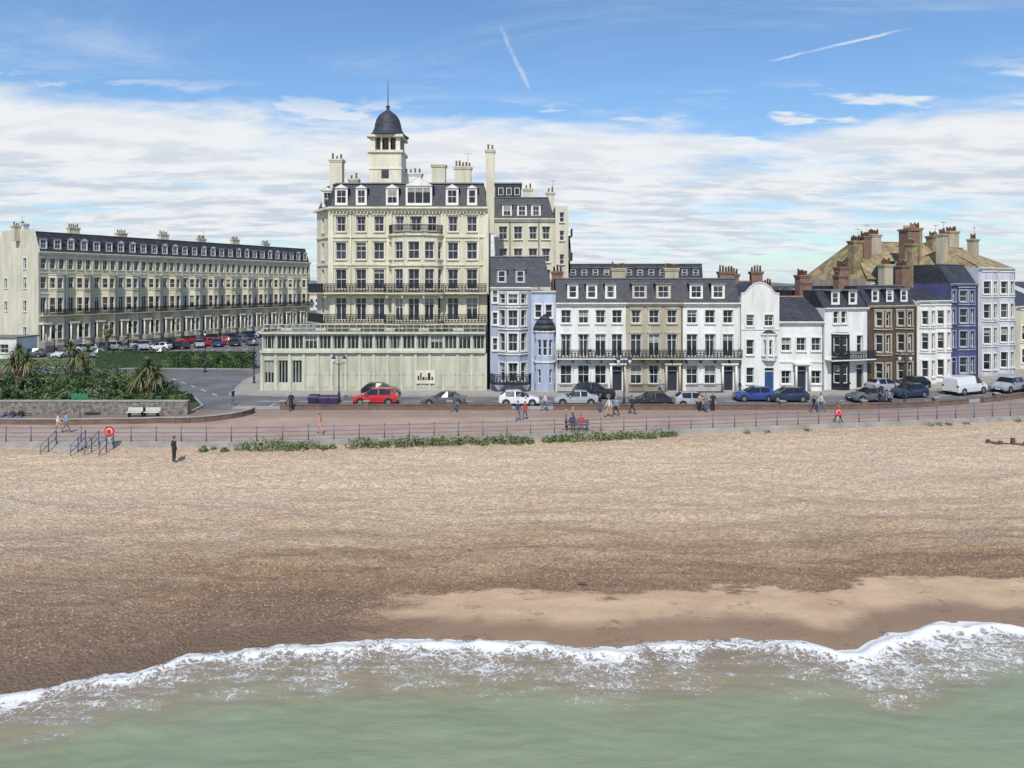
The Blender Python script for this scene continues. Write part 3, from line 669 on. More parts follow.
def house(name,pa,pb,m,eave,top,cols,doors,trim=M_trim,dorm=(),rows=((.9,2.1,1.25),(4.3,2.3,1.2),(7.7,1.5,1.1)),bal=True,chim=(),cm=M_white,depth=11,frame=None,dormm=None,roof='mansard',base=None,hood=0,dw=1.25):
    b=Bld(name,(rx(pa)+.006,Dr),(rx(pb)-.006,Dr)); L=b.L; cs=[(p-pa)/sr for p in cols]
    ops=[]
    for i,c in enumerate(cs):
        for j,(zb,h,w) in enumerate(rows):
            if j==0 and i in doors: ops.append((c,.15,1.05,2.75,'door'))
            elif j==1 and bal: ops.append((c,zb-.3,w,h+.2,'french'))
            else: ops.append((c,zb,w,h,'sash'))
    wall(b,(0,0),(L,0),0,eave,ops,m,surround=trim,hood=hood,frame=frame)
    shell(b,0,L,0,depth,0,eave,m); cornice(b,0,L,0,eave+.02,trim,.4,.35)
    b['trim'].box(0,L,-.1,-.003,3.3,3.5,trim)
    if roof=='mansard': mansard(b,0,L,.1,depth,eave+.022,top,1.5)
    elif roof=='pitch': pitched(b,0,L,.0,depth,eave+.05,top,gm=m)
    for d in dorm: dormer(b,(d-pa)/sr,.35,eave+.35,dw,1.75,m=dormm)
    if bal:
        balcony(b,[(0.,-.0),(L,-.0)],[(0.,-.95),(L,-.95)],3.85,trim,.95)
        k=.2
        while k<L: b['balconies'].box(k,k+.08,-.9,-.1,3.3,3.66,M_iron); k+=1.6
    for i in doors:
        c=cs[i]
        for sx in(-.75,.75): b['porch'].cyl(c+sx,-.55,.15,3.1,.13,.11,trim,10)
        b['porch'].box(c-.95,c+.95,-.75,-.005,3.1,3.28,trim); b['porch'].box(c-.9,c+.9,-1.,-.005,.0,.15,M_conc)
    if bal:
        k=0.1
        ds=[cs[i] for i in doors]
        while k<L-.5:
            if not any(abs(k+.25-d)<1.1 for d in ds): railing(b['area_railings'],[(k,-1.3),(k+.5,-1.3)],.12,.95)
            k+=.5
    for cx,zt,w,np_,mm in chim: chimney(b,(cx-pa)/sr,4.5,eave-.5,zt,w,.9,mm,np_)
    b['pipes'].cyl(L-.15,-.1,0,eave-.3,.05,.05,M_dtrim if R()<.5 else m,6)
    b.done()
house('white_terraced_house',556,626,M_white,10.0,12.7,[566,583.5,600.5,617],[3],dorm=(573,592,611),chim=((624,14.0,1.6,5,M_beige),(560,13.6,1.2,3,M_brick)))
house('beige_terraced_house',626,683,M_beige,10.0,12.7,[636,654,672],[2],trim=stucco('stone_trim',(.50,.46,.37)),dorm=(640,664),chim=((680,14.0,1.6,5,M_beige),),dormm=M_beige,hood=.15,dw=1.7)
house('white_terraced_house',683,740,M_white,10.0,12.7,[692,710,728],[2],dorm=(697,719),chim=((738,13.6,1.7,5,M_brick),),dw=1.5)
b=Bld('white_gabled_house',(rx(740),Dr-.4),(rx(778),Dr-.4)); L=b.L
wall(b,(0,0),(L,0),0,10.6,[(1.0,z,.85,h) for z,h in((1.,1.8),(4.2,1.7),(7.4,1.3))]+[(3.1,z,1.0,h) for z,h in((4.2,1.7),(7.4,1.3))]+[(3.1,.15,1.0,2.6,'bdoor')],M_white,surround=M_trim)
shell(b,0,L,0,10,0,10.6,M_white)
pr=[(0,10.6),(0,11.0),(.5,11.1),(.9,11.6),(1.5,12.1),(2.13,12.25),(2.76,12.1),(3.36,11.6),(3.76,11.1),(L,11.0),(L,10.6)]
b['walls'].poly([(p[0],0,p[1]) for p in pr],M_white); b['walls'].poly([(p[0],.25,p[1]) for p in pr],M_white)
for p,q in zip(pr[1:-1],pr[2:-1]): b['trim'].hexa([(p[0],-.08,p[1]),(q[0],-.08,q[1]),(q[0],.3,q[1]),(p[0],.3,p[1]),(p[0],-.08,p[1]+.1),(q[0],-.08,q[1]+.1),(q[0],.3,q[1]+.1),(p[0],.3,p[1]+.1)],M_trim)
canted(b,3.1,0,1.7,.6,3.6,6.6,[(4.2,1.7)],M_white,roof=.5)
b['trim'].box(0,L,-.08,-.004,7.0,7.14,M_trim)
pitched(b,0,L,.3,10,10.7,12.4,gm=M_white)
chimney(b,.6,5,10,13.3,1.3,.8,M_brick,4); chimney(b,3.4,5,10,13.6,1.3,.8,M_brick,4)
b.done()
house('white_cottage',778,824,M_white,7.9,10.6,[786,801,816],[1],rows=((.9,1.5,1.1),(4.6,1.5,1.05)),bal=False,roof='pitch',chim=((781,12.,1.1,4,M_brick),(822,12.4,1.2,4,M_brick)),depth=8)
def bayhouse(name,pa,pb,m,eave,top,bays,rows,trim=M_trim,bm=None,dorm=(),roof='mansard',depth=11,door=None,chim=(),frame=None,bw=2.4,bd=.9,baytop=None,bal=None,extra=()):
    b=Bld(name,pa,pb); L=b.L; bm=bm or m
    ops=list(extra)
    if door is not None: ops.append((door*L,.15,1.,2.7,'door')); ops+=[(door*L,zb,.85,h,'sash') for zb,h in rows[1:]]
    bt=baytop if baytop else eave-.4
    for c in bays:
        if baytop: ops+=[(c*L+e,baytop+1.0,.8,1.4,'sash') for e in(-.55,.55)]
    wall(b,(0,0),(L,0),0,eave,ops,m,surround=trim,frame=frame); shell(b,0,L,0,depth,0,eave,m); cornice(b,0,L,0,eave+.02,trim,.3,.3)
    for c in bays: canted(b,c*L,-.002,bw,bd,0,bt,[r for r in rows if r[0]+r[1]<bt],bm,surround=trim if bm is m else None,frame=frame,trimm=trim)
    if roof=='mansard': mansard(b,0,L,.1,depth,eave+.022,top,1.5)
    elif roof=='pitch': pitched(b,0,L,0,depth,eave+.05,top,gm=m)
    elif roof=='tan': pitched(b,0,L,0,depth,eave+.05,top,m=M_tan,gm=m,hip=2.5)
    for d in dorm: dormer(b,d*L,.35,eave+.3,1.2,1.6)
    if bal: balcony(b,[(0,-.0),(L,-.0)],[(0,-1.2),(L,-1.2)],bal,trim,.95)
    for cx,cy,zt,w,np_,mm in chim: chimney(b,cx*L,cy,eave-1,zt,w,.9,mm,np_)
    b['pipes'].cyl(L-.12,-.1,0,eave-.3,.05,.05,M_dtrim,6)
    b.done(); return b
R4=[(.9,2.0),(4.2,2.0),(7.2,1.7)]
bayhouse('white_house_black_bays',(35.35,79.2),(41.2,81.0),M_white,9.4,11.4,[.35],R4[:2],bm=M_dtrim,baytop=6.6,door=.8,roof='mansard',dorm=(.3,.7),chim=((.05,4,13.2,1.4,5,M_brick),(.95,4,13.2,1.3,4,M_brick)),bal=3.6)
bayhouse('dark_brick_house',(41.3,81.2),(48.6,84.2),M_dbrick,9.6,11.9,[.27,.72],R4,trim=M_beige,dorm=(.2,.5,.8),chim=((.03,4,14.2,1.5,5,M_brick),(.97,4,14.6,1.5,5,M_beige)),extra=(),bw=2.5)
bayhouse('white_bay_house',(48.8,84.3),(54.7,87.4),M_white,10.1,12.0,[.25,.72],R4,roof='pitch',chim=((.5,4,14.5,1.6,6,M_brick),))
bayhouse('purple_bay_house',(54.8,87.4),(60.6,91.2),M_purple,12.2,14.6,[.5],[(.9,2),(4.2,2),(7.2,1.8),(9.9,1.4)],trim=M_lav,roof='mansard',bw=3.4,chim=((.05,5,17.4,1.3,4,M_tan),),door=.1,frame=M_frame)
bayhouse('lavender_white_corner_house',(60.8,91.3),(69.3,96.6),M_plav,14.3,17.2,[.25,.72],[(.9,2.1),(4.3,2.1),(7.6,1.9),(10.8,1.7)],roof='tan',bw=3.2,chim=((.1,5,19.,1.4,5,M_beige),(.95,5,18.6,1.4,4,M_beige)))
bayhouse('cream_corner_house',(70.5,98),(84,110),M_cream,9,12,[.2,.5,.8],R4,roof='pitch')
bayhouse('cream_corner_house',(85,111),(104,129),M_white,10,12.5,[.15,.4,.65,.9],R4,roof='pitch')
b=Bld('large_tiled_roof_building',(48.,95),(71,103)); L=b.L
wall(b,(0,0),(L,0),0,12.8,[(1.5+i*2.,10.6,1.,1.5) for i in range(10)],M_beige,surround=M_trim); shell(b,0,L,0,12,0,12.8,M_beige); pitched(b,0,L,0,12,12.9,18.3,m=M_tan,hip=3.5)
for fx,zt,w,np_,mm,cy in((.05,18.2,1.6,5,M_tan,3),(.14,18.9,1.4,5,M_brick,3.5),(.25,19.3,1.8,6,M_beige,4.5),(.55,20.4,1.8,5,M_tan,4),(.75,19.4,1.6,5,M_tan,5),(.9,20.2,2.0,6,M_beige,5)): chimney(b,fx*L,cy,13,zt,w,1.1,mm,np_)
b['chimneys'].box(.36*L-1.1,.36*L+1.1,.1,1.6,10,19.6,M_brick); b['chimneys'].box(.36*L-1.25,.36*L+1.25,-.05,1.75,19.602,19.85,M_brick)
for k in range(5): b['chimneys'].cyl(.36*L-.9+k*.45,.85,19.852,20.4,.13,.11,M_pot,8)
for fx in(.3,.62,.8): dormer(b,fx*L,1.2,13.6,1.6,1.7,m=M_beige,d=3.)
b.done()
Dm=108; b=Bld('rear_flats_block',((566-512)/700*Dm,Dm),((702-512)/700*Dm,Dm)); L=b.L
wall(b,(0,0),(L,0),0,13.0,[(1+i*1.7,10.5,1.1,1.5) for i in range(12)],M_beige); shell(b,0,L,0,9,0,13.,M_beige); mansard(b,-.1,L+.1,-.1,9,13.01,15.2,.5)
for i in range(12): dormer(b,1.1+i*1.72,.0,13.25,1.1,1.35,m=M_lead,d=1.)
b.done()
# ---------------------------------------------------------------- LEFT TERRACE
b=Bld('cream_regency_terrace',(-84.6,125),(-54,187)); L=b.L; nH=14; H=L/nH
for i in range(nH):
    x0=i*H
    cm_=M_cream2 if i%3 else M_cream
    wall(b,(x0,0),(x0+H,0),0,18.0,[(.85,zb,.95,h,k) for zb,h,k in((2.,2.8,'bdoor' if i%3 else 'door'),(7.,2.7,'french'),(11.4,2.0,'sash'),(14.9,1.9,'sash'))]+[(3.3+e,14.9,.95,1.9,'sash') for e in(-.8,.8)],cm_,surround=M_ctrim,hood=.15)
    canted(b,x0+3.25,-.002,3.0,1.0,0,14.0,[(2.2,2.6),(7.,2.7),(11.4,1.9)],cm_,surround=M_ctrim,trimm=M_ctrim)
    b['trim'].box(x0-.12,x0+.12,-.14,-.004,0,18,M_ctrim)
    for e in(1.1,3.6): dormer(b,x0+e,.4,18.4,1.35,2.,top='g' if (i%2) else 'flat')
    if i%2==0: chimney(b,x0+.05,6,20,23.2 if i%4 else 22.8,2.0,1.,cm_,5)
    for sx in(.25,1.5): b['porch'].cyl(x0+sx,-1.1,0,4.9,.16,.14,M_ctrim,8)
    b['porch'].box(x0+.02,x0+1.72,-1.35,-.006,4.9,5.25,M_ctrim)
    b['porch'].box(x0+.1,x0+1.6,-1.8,-.006,0,1.9,M_conc)
for zz,p in((6.2,.2),(10.6,.12),(14.35,.12)): b['trim'].box(0,L,-p,-.005,zz-.22,zz,M_ctrim)
cornice(b,-.1,L+.1,0,18.05,M_ctrim,.5,.55)
balcony(b,[(0,-.0),(L,-.0)],[(0,-1.5),(L,-1.5)],6.55,M_ctrim,1.1)
shell(b,0,L,0,13,0,18,M_cream,left=False)
mansard(b,.3,L,.2,13,18.06,21.6,1.4)
wall(b,(0,13),(0,0),0,18.,[(3,z,.9,1.8) for z in(7.2,11.4)]+[(9.,z,1.0,2.0) for z in(2.4,7.2,11.4,14.9)],M_cream,surround=M_trim)
b['walls'].poly([(0,13,18),(0,0,18),(0,1.6,22.0),(0,11.4,22.0)],M_cream); b['walls'].poly([(.3,13,18),(.3,0,18),(.3,1.6,22.0),(.3,11.4,22.0)],M_cream)
b['walls'].poly([(0,1.6,22.),(.3,1.6,22.),(.3,11.4,22.),(0,11.4,22.)],M_trim); b['walls'].poly([(0,0,18),(.3,0,18),(.3,1.6,22.),(0,1.6,22.)],M_trim)
chimney(b,.6,6,21,23.2,.9,2.6,M_white,1)
railing(b['area_railings'],[(0,-2.3),(L,-2.3)],0,1.1)
b.done()
b=Bld('white_lodge',(-92,113),(-80,113)); wall(b,(0,0),(12,0),0,3.4,[(2,1,1.4,1.4),(6,1,1.4,1.4),(10,1,1.4,1.4)],M_white); shell(b,0,12,0,5,0,3.4,M_white); b['roof'].box(-.2,12.2,-.2,5.2,3.402,3.6,M_lead); b.done()
# ---------------------------------------------------------------- distant town
mb=MB(); random.seed(11)
wm=[M_white,M_cream,M_brick,M_beige]
for i in range(420):
    D=U(120,900)**1.0; X=U(-.9,1.0)*D*.95
    if D<215 and X<0: continue
    if D<150 and X<85 and X>0 and D<125: continue
    if X<10 and D<200: continue
    w,d,h=U(7,16),U(7,10),U(5,9.); a=U(-.4,.4)
    u=Vector((math.cos(a),math.sin(a)));v=Vector((-u.y,u.x)); c=Vector((X,D))
    P=[c-u*w/2-v*d/2,c+u*w/2-v*d/2,c+u*w/2+v*d/2,c-u*w/2+v*d/2]; m_=random.choice(wm); rm=random.choice([M_slate,M_slate,M_pot,M_tan])
    for k in range(4):
        p,q=P[k],P[(k+1)%4]; mb.poly([(p.x,p.y,0),(q.x,q.y,0),(q.x,q.y,h),(p.x,p.y,h)],m_)
    r1=(P[0]+P[3])/2;r2=(P[1]+P[2])/2;t_=h+U(2,3)
    mb.poly([(P[0].x,P[0].y,h),(P[1].x,P[1].y,h),(r2.x,r2.y,t_),(r1.x,r1.y,t_)],rm); mb.poly([(P[2].x,P[2].y,h),(P[3].x,P[3].y,h),(r1.x,r1.y,t_),(r2.x,r2.y,t_)],rm)
    mb.poly([(P[0].x,P[0].y,h),(P[3].x,P[3].y,h),(r1.x,r1.y,t_)],m_);mb.poly([(P[1].x,P[1].y,h),(P[2].x,P[2].y,h),(r2.x,r2.y,t_)],m_)
    mb.box(r1.x-.5,r1.x+.5,r1.y-.4,r1.y+.4,t_-1,t_+1.1,M_brick)
    nw=int(w/2.4)
    for k in range(nw):
        p=P[0]+u*(1.2+k*2.3)-v*.03
        for zz in(1.2,4.): 
            if zz+1.3<h: mb.poly([(p.x,p.y,zz),((p+u).x,(p+u).y,zz),((p+u).x,(p+u).y,zz+1.3),(p.x,p.y,zz+1.3)],M_glass)
mb.obj('distant_town')
mb=MB()
m_h=ground_mat('hill_downland',(.10,.14,.13),(.16,.20,.19),.004,.03)
n_=120
ring=[]
for i in range(n_+1):
    X=-5000+i*10000/n_; h=22+26*mn.noise(Vector((X*.0007,1,0)))+8*mn.noise(Vector((X*.004,4,0)))
    if X<-300: h+=30*sstep(-300,-2500,X)
    ring.append((X,max(6,h)))
for (a,ha),(c,hc) in zip(ring,ring[1:]):
    mb.poly([(a,3000,-2),(c,3000,-2),(c,3800,hc),(a,3800,ha)],m_h,True); mb.poly([(a,3800,ha),(c,3800,hc),(c,5500,-2),(a,5500,-2)],m_h,True)
mb.obj('hills')
# ---------------------------------------------------------------- vegetation
def leafmat(name,c): 
    return mat(name,c,.6,.35,2.)
Lm=[leafmat('leaf_dark',(.025,.055,.015)),leafmat('leaf_mid',(.05,.10,.022)),leafmat('leaf_light',(.10,.16,.04)),leafmat('leaf_grey',(.13,.17,.10))]
Ly=leafmat('leaf_yellow_green',(.20,.22,.07)); Lp=leafmat('palm_leaf',(.12,.15,.05)); Lp2=leafmat('palm_leaf_dead',(.25,.19,.09))
def leaf(mb,c,n,s,m):
    a=n.orthogonal().normalized(); a.rotate(Matrix.Rotation(U(0,6.28),3,n)); e=n.cross(a)
    mb.poly([c-a*s,c-e*s*.45,c+a*s,c+e*s*.45],m)
def shrub(mb,cx,cy,z0,rx_,ry_,h,n=700,s=.13,ms=None):
    ms=ms or Lm[:3]; sd=R()*100
    for _ in range(n):
        th=U(0,6.28);ph=math.acos(U(-.15,1)); d=Vector((math.cos(th)*math.sin(ph),math.sin(th)*math.sin(ph),math.cos(ph)))
        k=.78+.6*mn.noise(d*2.2+Vector((sd,0,0))); r=k*U(.7,1.03)**.5
        p=Vector((cx+d.x*rx_*r,cy+d.y*ry_*r,z0+h*.15+max(-.1,d.z)*h*.85*r))
        nn=(d+Vector((U(-1,1),U(-1,1),U(-1,1)))*.8).normalized()
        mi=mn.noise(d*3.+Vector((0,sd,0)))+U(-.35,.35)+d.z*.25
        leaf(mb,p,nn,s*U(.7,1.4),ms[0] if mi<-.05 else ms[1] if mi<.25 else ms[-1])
def tree(name,cx,cy,h,r,n=1600):
    mb=MB(); mb.tube([(cx,cy,0),(cx+.1,cy,h*.3),(cx-.05,cy,h*.55)],[.22,.17,.1],M_bark,8)
    for k in range(6):
        a=k*1.05+U(0,.5); q=(cx+math.cos(a)*r*.6,cy+math.sin(a)*r*.6,h*U(.55,.8)); mb.tube([(cx,cy,h*.35),((cx+q[0])/2,(cy+q[1])/2,h*.52),q],[.1,.07,.03],M_bark,6)
        shrub(mb,q[0],q[1],q[2]-r*.35,r*.55,r*.55,r*.8,n//7,.16)
    shrub(mb,cx,cy,h*.6,r*.6,r*.6,h*.38,n//6,.16); mb.obj(name)
def palm(name,cx,cy,h,heads,ll=1.3,n=90,z0=.12):
    mb=MB()
    for (dx,dy,hz) in heads:
        top=Vector((cx+dx,cy+dy,h*hz)); mb.tube([(cx,cy,z0-.1),(cx+dx*.25,cy+dy*.25,h*hz*.45),(cx+dx*.8,cy+dy*.8,h*hz*.85),top],[.17,.13,.11,.09],M_bark,8)
        for i in range(n):
            th=U(0,6.28);el=U(-.7,1.45); L=ll*U(.75,1.1); dr=U(.25,.6)*L
            d=Vector((math.cos(th)*math.cos(el),math.sin(th)*math.cos(el),math.sin(el))); side=Vector((-math.sin(th),math.cos(th),0))
            P=[top+d*L*t-Vector((0,0,dr*t*t)) for t in(0,.35,.7,1)]; wd=[.03,.055,.042,.004]
            m_=Lp2 if el<-.35 else random.choice([Lp,Lp,Lm[1],Ly])
            for j in range(3): mb.poly([P[j]-side*wd[j],P[j]+side*wd[j],P[j+1]+side*wd[j+1],P[j+1]-side*wd[j+1]],m_)
    mb.obj(name)
random.seed(5)
def pal_at(u,v,*a,**k):
    X,D=survey(u,v); palm('cabbage_palm_tree',X,D,*a,**k)
pal_at(18,400,5.8,[(0,0,.9),(.8,.1,.72),(-.7,.2,.7)],ll=1.55,n=130)
pal_at(-12,396,4.5,[(0,0,.85),(.7,.1,.7)],ll=1.25)
pal_at(148,401,4.2,[(0,0,.85),(.7,.2,.68),(-.8,0,.62)],ll=1.9,n=150)
pal_at(70,392,5.6,[(0,0,.9),(.6,0,.75)],ll=1.45,n=110)
pal_at(88,388,5.0,[(0,0,.9),(-.6,0,.72)],ll=1.3)
pal_at(106,354,5.2,[(0,0,.85),(.6,0,.7)],ll=1.4,n=70)
pal_at(128,354,3.5,[(0,0,.85)],ll=1.3,n=70)
spots=[(8,398,2.2,3.0),(35,399,2.8,3.8),(55,392,3.0,4.0),(78,398,2.2,2.8),(98,393,3.0,3.6),(118,398,2.2,2.9),(132,393,2.0,2.6),(165,399,1.9,1.9),(182,403,1.3,1.2),(45,403,1.8,2.0),(100,403,1.8,1.9),(20,388,2.7,3.0),(80,386,2.4,2.8),(150,404,1.6,1.2),(65,404,1.5,1.7),(122,404,1.5,1.4),(28,404,1.6,1.6),(2,404,1.6,1.6),(112,388,2.2,2.8),(140,390,1.8,2.0)]
for i,(u,v,r,h) in enumerate(spots):
    X,D=survey(u,v); mb=MB(); ms=[Lm[:3],[Lm[0],Lm[1],Ly],[Lm[1],Lm[2],Lm[3]],[Lm[0],Lm[1],Lm[2]]][i%4]
    shrub(mb,X,D,.12,r,r*.9,h,1500,.13,ms); mb.obj('garden_shrub')
for X in range(-66,-47,4):
    mb=MB(); shrub(mb,X+U(-1,1),U(67,80),.12,2,2,U(1.8,3.0),900,.14); mb.obj('garden_shrub')
mb=MB()
for _ in range(9000):
    t=R(); X=-60+23*t; side=R()
    yb=101.2-1.5*t
    if side<.5: p=Vector((X,yb+U(-.1,.1),U(.1,2.3))); nn=Vector((0,-1,0))
    elif side<.8: p=Vector((X,yb+U(0,1.6),2.3+U(-.12,.12)+.1*mn.noise(Vector((X,0,0))))); nn=Vector((0,0,1))
    else: p=Vector((X,yb+1.6+U(-.1,.1),U(.1,2.3))); nn=Vector((0,1,0))
    nn=(nn+Vector((U(-1,1),U(-1,1),U(-1,1)))*.7).normalized(); mi=mn.noise(p*.8)+U(-.3,.3); leaf(mb,p,nn,.16,Lm[0] if mi<0 else Lm[1] if mi<.3 else Lm[2])
mb.box(-59.8,-37.2,100.5,101.2,.1,2.15,Lm[0])
mb.obj('clipped_hedge')
tree('broadleaf_tree',-33,103,6.,2.4); tree('broadleaf_tree',76,92,6,2.6); tree('broadleaf_tree',80,97,7,3); tree('broadleaf_tree',-52,206,10,5); tree('broadleaf_tree',-44,204,9,4)
mb=MB()
X=-23.
while X<15:
    g=mn.noise(Vector((X*.25,3,3)))
    if R()<.95+g:
        sz=U(.7,1.3)*(1.1+g)
        shrub(mb,X,rail(X)-.65+U(-.3,.2),-.4,.62*sz,.42*sz,.68*sz,120,.09,[Lm[1],Lm[2],Ly] if R()<.7 else [Lm[1],Lm[2],Lm[3]])
    X+=U(.4,.7)
X=15.
while X<60:
    if R()<.25: shrub(mb,X,rail(X)-.4,-.35,.4,.3,.3,50,.08,[Lm[1],Lm[2],Ly])
    X+=.9
mb.obj('sea_kale_vegetation')
# ---------------------------------------------------------------- vehicles
PAINT={}
def paint(n,c):
    if n not in PAINT: PAINT[n]=mat('car_paint_'+n,c,.28,.03,coat=.6)
    return PAINT[n]
cols=dict(red=(.50,.02,.03),black=(.015,.016,.02),grey=(.10,.11,.12),silver=(.34,.36,.38),white=(.66,.67,.68),blue=(.03,.06,.24),dblue=(.02,.035,.09),green=(.03,.07,.05))
def car(X,Y,ang,colr,kind='hatch',name='parked_car'):
    mb=MB(); P=paint(colr,cols[colr])
    if kind=='hatch': S=[(-2.05,.32,.52,.56,.62,.5),(-1.98,.2,.64,.70,.78,.66),(-1.25,.18,.84,.92,.86,.74),(-.98,.18,.90,.98,.87,.74),(-.2,.18,.94,1.42,.88,.60),(.35,.18,.95,1.47,.88,.61),(.43,.18,.95,1.47,.88,.61),(1.25,.18,.97,1.42,.87,.59),(1.33,.18,.97,1.40,.87,.58),(1.82,.2,.97,1.04,.84,.66),(1.99,.24,.82,.88,.80,.66),(2.03,.36,.6,.64,.72,.6)];cab=(3,9);pil=(5,8);roofr=(4,8)
    elif kind=='saloon': S=[(-2.25,.32,.52,.56,.64,.5),(-2.17,.2,.64,.70,.8,.66),(-1.35,.18,.82,.90,.88,.74),(-1.0,.18,.88,.95,.89,.74),(-.2,.18,.92,1.36,.89,.60),(.35,.18,.93,1.42,.89,.61),(.43,.18,.93,1.42,.89,.61),(.98,.18,.94,1.37,.89,.59),(1.06,.18,.94,1.35,.89,.58),(1.62,.2,.94,1.0,.87,.7),(2.15,.22,.86,.93,.83,.7),(2.23,.36,.6,.64,.76,.6)];cab=(3,9);pil=(5,8);roofr=(4,8)
    elif kind=='suv': S=[(-2.2,.38,.6,.66,.68,.55),(-2.13,.26,.76,.84,.84,.7),(-1.35,.24,.98,1.06,.9,.78),(-1.05,.24,1.04,1.12,.91,.78),(-.4,.24,1.07,1.60,.91,.66),(.35,.24,1.08,1.66,.91,.67),(.43,.24,1.08,1.66,.91,.67),(1.5,.24,1.1,1.62,.9,.66),(1.6,.24,1.1,1.60,.9,.65),(2.0,.26,1.08,1.15,.88,.72),(2.15,.3,.9,.96,.86,.72),(2.2,.4,.66,.7,.78,.64)];cab=(3,9);pil=(5,8);roofr=(4,8)
    else: S=[(-2.5,.4,.7,.76,.75,.6),(-2.42,.26,.95,1.02,.92,.78),(-1.95,.24,1.12,1.2,.96,.84),(-1.75,.24,1.16,1.25,.97,.84),(-1.05,.24,1.2,1.9,.97,.78),(-.5,.24,1.2,2.0,.97,.80),(-.3,.24,1.2,2.0,.97,.80),(1.0,.24,1.2,2.0,.97,.80),(2.3,.24,1.2,1.97,.97,.80),(2.45,.24,1.2,1.9,.96,.78),(2.5,.3,1.1,1.8,.95,.76),(2.52,.4,1.0,1.7,.92,.74)];cab=(3,6);pil=(5,);roofr=(4,11)
    rings=[]
    for (x,zb,zs,zr,ws,wr) in S:
        zm=(zb+zs)/2
        h=[(ws*.9,zb),(ws*1.0,zb+.12),(ws*1.03,zm+.05),(ws,zs),(wr,zr),(wr*.6,zr+.035)]
        ring=[(x,-y,z) for y,z in h]+[(x,y,z) for y,z in reversed(h)]
        rings.append(ring)
    for i in range(len(S)-1):
        for j in range(11):
            q=[rings[i][j],rings[i+1][j],rings[i+1][j+1],rings[i][j+1]]; m_=P
            if j in(3,7):
                if cab[0]<=i<cab[1] and i not in pil: m_=M_cglass
            if j in(4,5,6):
                if i==3 or (i==roofr[1] and kind!='van'): m_=M_cglass
            mb.poly(q,m_,sm=(m_ is P))
    for e in(0,-1): mb.poly(rings[e],P)
    mb.box(S[1][0],S[-2][0],-.7,.7,.17,.3,M_black)
    fx,rx2=S[0][0],S[-1][0]; wb=(S[2][0]-.05 if kind!='van' else -1.65, (1.28 if kind=='hatch' else 1.4 if kind!='van' else 1.6)); wr_=.32 if kind in('hatch','saloon') else .36
    W_=S[4][4]
    for wx_ in wb:
        for sy in(-1,1):
            mb.tube([(wx_,sy*(W_-.2),wr_+.04),(wx_,sy*(W_+.032),wr_+.04)],[wr_+.07,wr_+.07],M_black,18,sm=False)
            mb.tube([(wx_,sy*(W_-.16),wr_),(wx_,sy*(W_+.03),wr_),(wx_,sy*(W_+.045),wr_)],[wr_,wr_,wr_*.93],M_black,18,sm=False)
            mb.tube([(wx_,sy*(W_+.03),wr_),(wx_,sy*(W_+.055),wr_)],[wr_*.66,wr_*.6],M_rim,12,sm=False)
            for k in range(5):
                a=k*1.257; mb.tube([(wx_+math.cos(a+.6)*.13,sy*(W_+.05),wr_+math.sin(a+.6)*.13),(wx_+math.cos(a+.6)*.13,sy*(W_+.06),wr_+math.sin(a+.6)*.13)],[.035,.035],M_black,6)
    z1,z2=S[1][2],S[-2][2]; hw=S[1][4]
    for sy in(-1,1):
        mb.hexa([(fx+.02,sy*.42,z1-.14),(fx+.3,sy*(hw+.01),z1-.12),(fx+.34,sy*(hw-.1),z1-.12),(fx+.2,sy*.42,z1-.14),(fx+.06,sy*.42,z1+.02),(fx+.34,sy*(hw+.01),z1+.05),(fx+.4,sy*(hw-.1),z1+.06),(fx+.25,sy*.42,z1+.04)],M_chrome)
        mb.box(rx2-.16,rx2+.015,sy*(S[-2][4]-.12)-.12,sy*(S[-2][4]-.12)+.12,z2-.2,z2+.0,M_red)
        mb.box(S[3][0]+.25,S[3][0]+.42,sy*(W_+.1)-.09,sy*(W_+.1)+.09,S[3][2]+.04,S[3][2]+.18,P)
    mb.box(fx-.02,fx+.1,-.45,.45,.34,.5,M_black); mb.box(fx-.03,fx-.021,-.26,.26,.40,.50,M_frame); mb.box(rx2+.0,rx2+.03,-.26,.26,.5,.62,M_plate)
    mb.box(S[1][0],S[-2][0],-W_-.012,W_+.012,.2,.3,M_black)
    mb.box(S[3][0]+1.0,S[3][0]+1.14,-W_-.035,W_+.035,S[3][2]-.12,S[3][2]-.09,M_rim)
    o=mb.obj(name); o.location=(X,Y,0); o.rotation_euler=(0,0,ang); return o
def carat(u,v,c,kind='hatch',flip=0,name='parked_car',z=0,ang=None):
    X,D=survey(u,v); sl=math.atan((f_road(X+1)-f_road(X-1))/2) if ang is None else ang
    car(X,D+.0,sl+(math.pi if flip else 0),c,kind,name)
for a in [(376,404.5,'red','suv',0),(381,396,'black','hatch',1),(444,405,'grey','saloon',0),(519,405,'white','hatch',1),(576,404.5,'silver','saloon',0),(594,398,'black','suv',1),(650,407,'black','hatch',0),(694,406.5,'silver','hatch',1),(754,400.5,'blue','hatch',0),(787,401,'dblue','hatch',0),(869,401,'grey','saloon',0),(884,391,'silver','hatch',1),(908,397,'dblue','hatch',0),(912,389,'black','hatch',0),(965,393.5,'white','van',1),(1008,391.5,'silver','suv',0),(1040,392,'grey','hatch',0),(1045,384,'black','hatch',0)]:
    carat(a[0],a[1],a[2],a[3],a[4])
random.seed(21)
for i in range(9):
    X=-101+i*5.3; car(X,116.5+U(-.3,.3),math.radians(85+U(-4,4)) if i%2 else math.radians(15),random.choice(['black','grey','silver','white','dblue']),random.choice(['hatch','suv','saloon']))
for i in range(12):
    X=-74+i*2.75; car(X,127+i*1.6,math.radians(118),random.choice(['black','grey','silver','dblue','dblue','silver']),random.choice(['hatch','suv','saloon']))
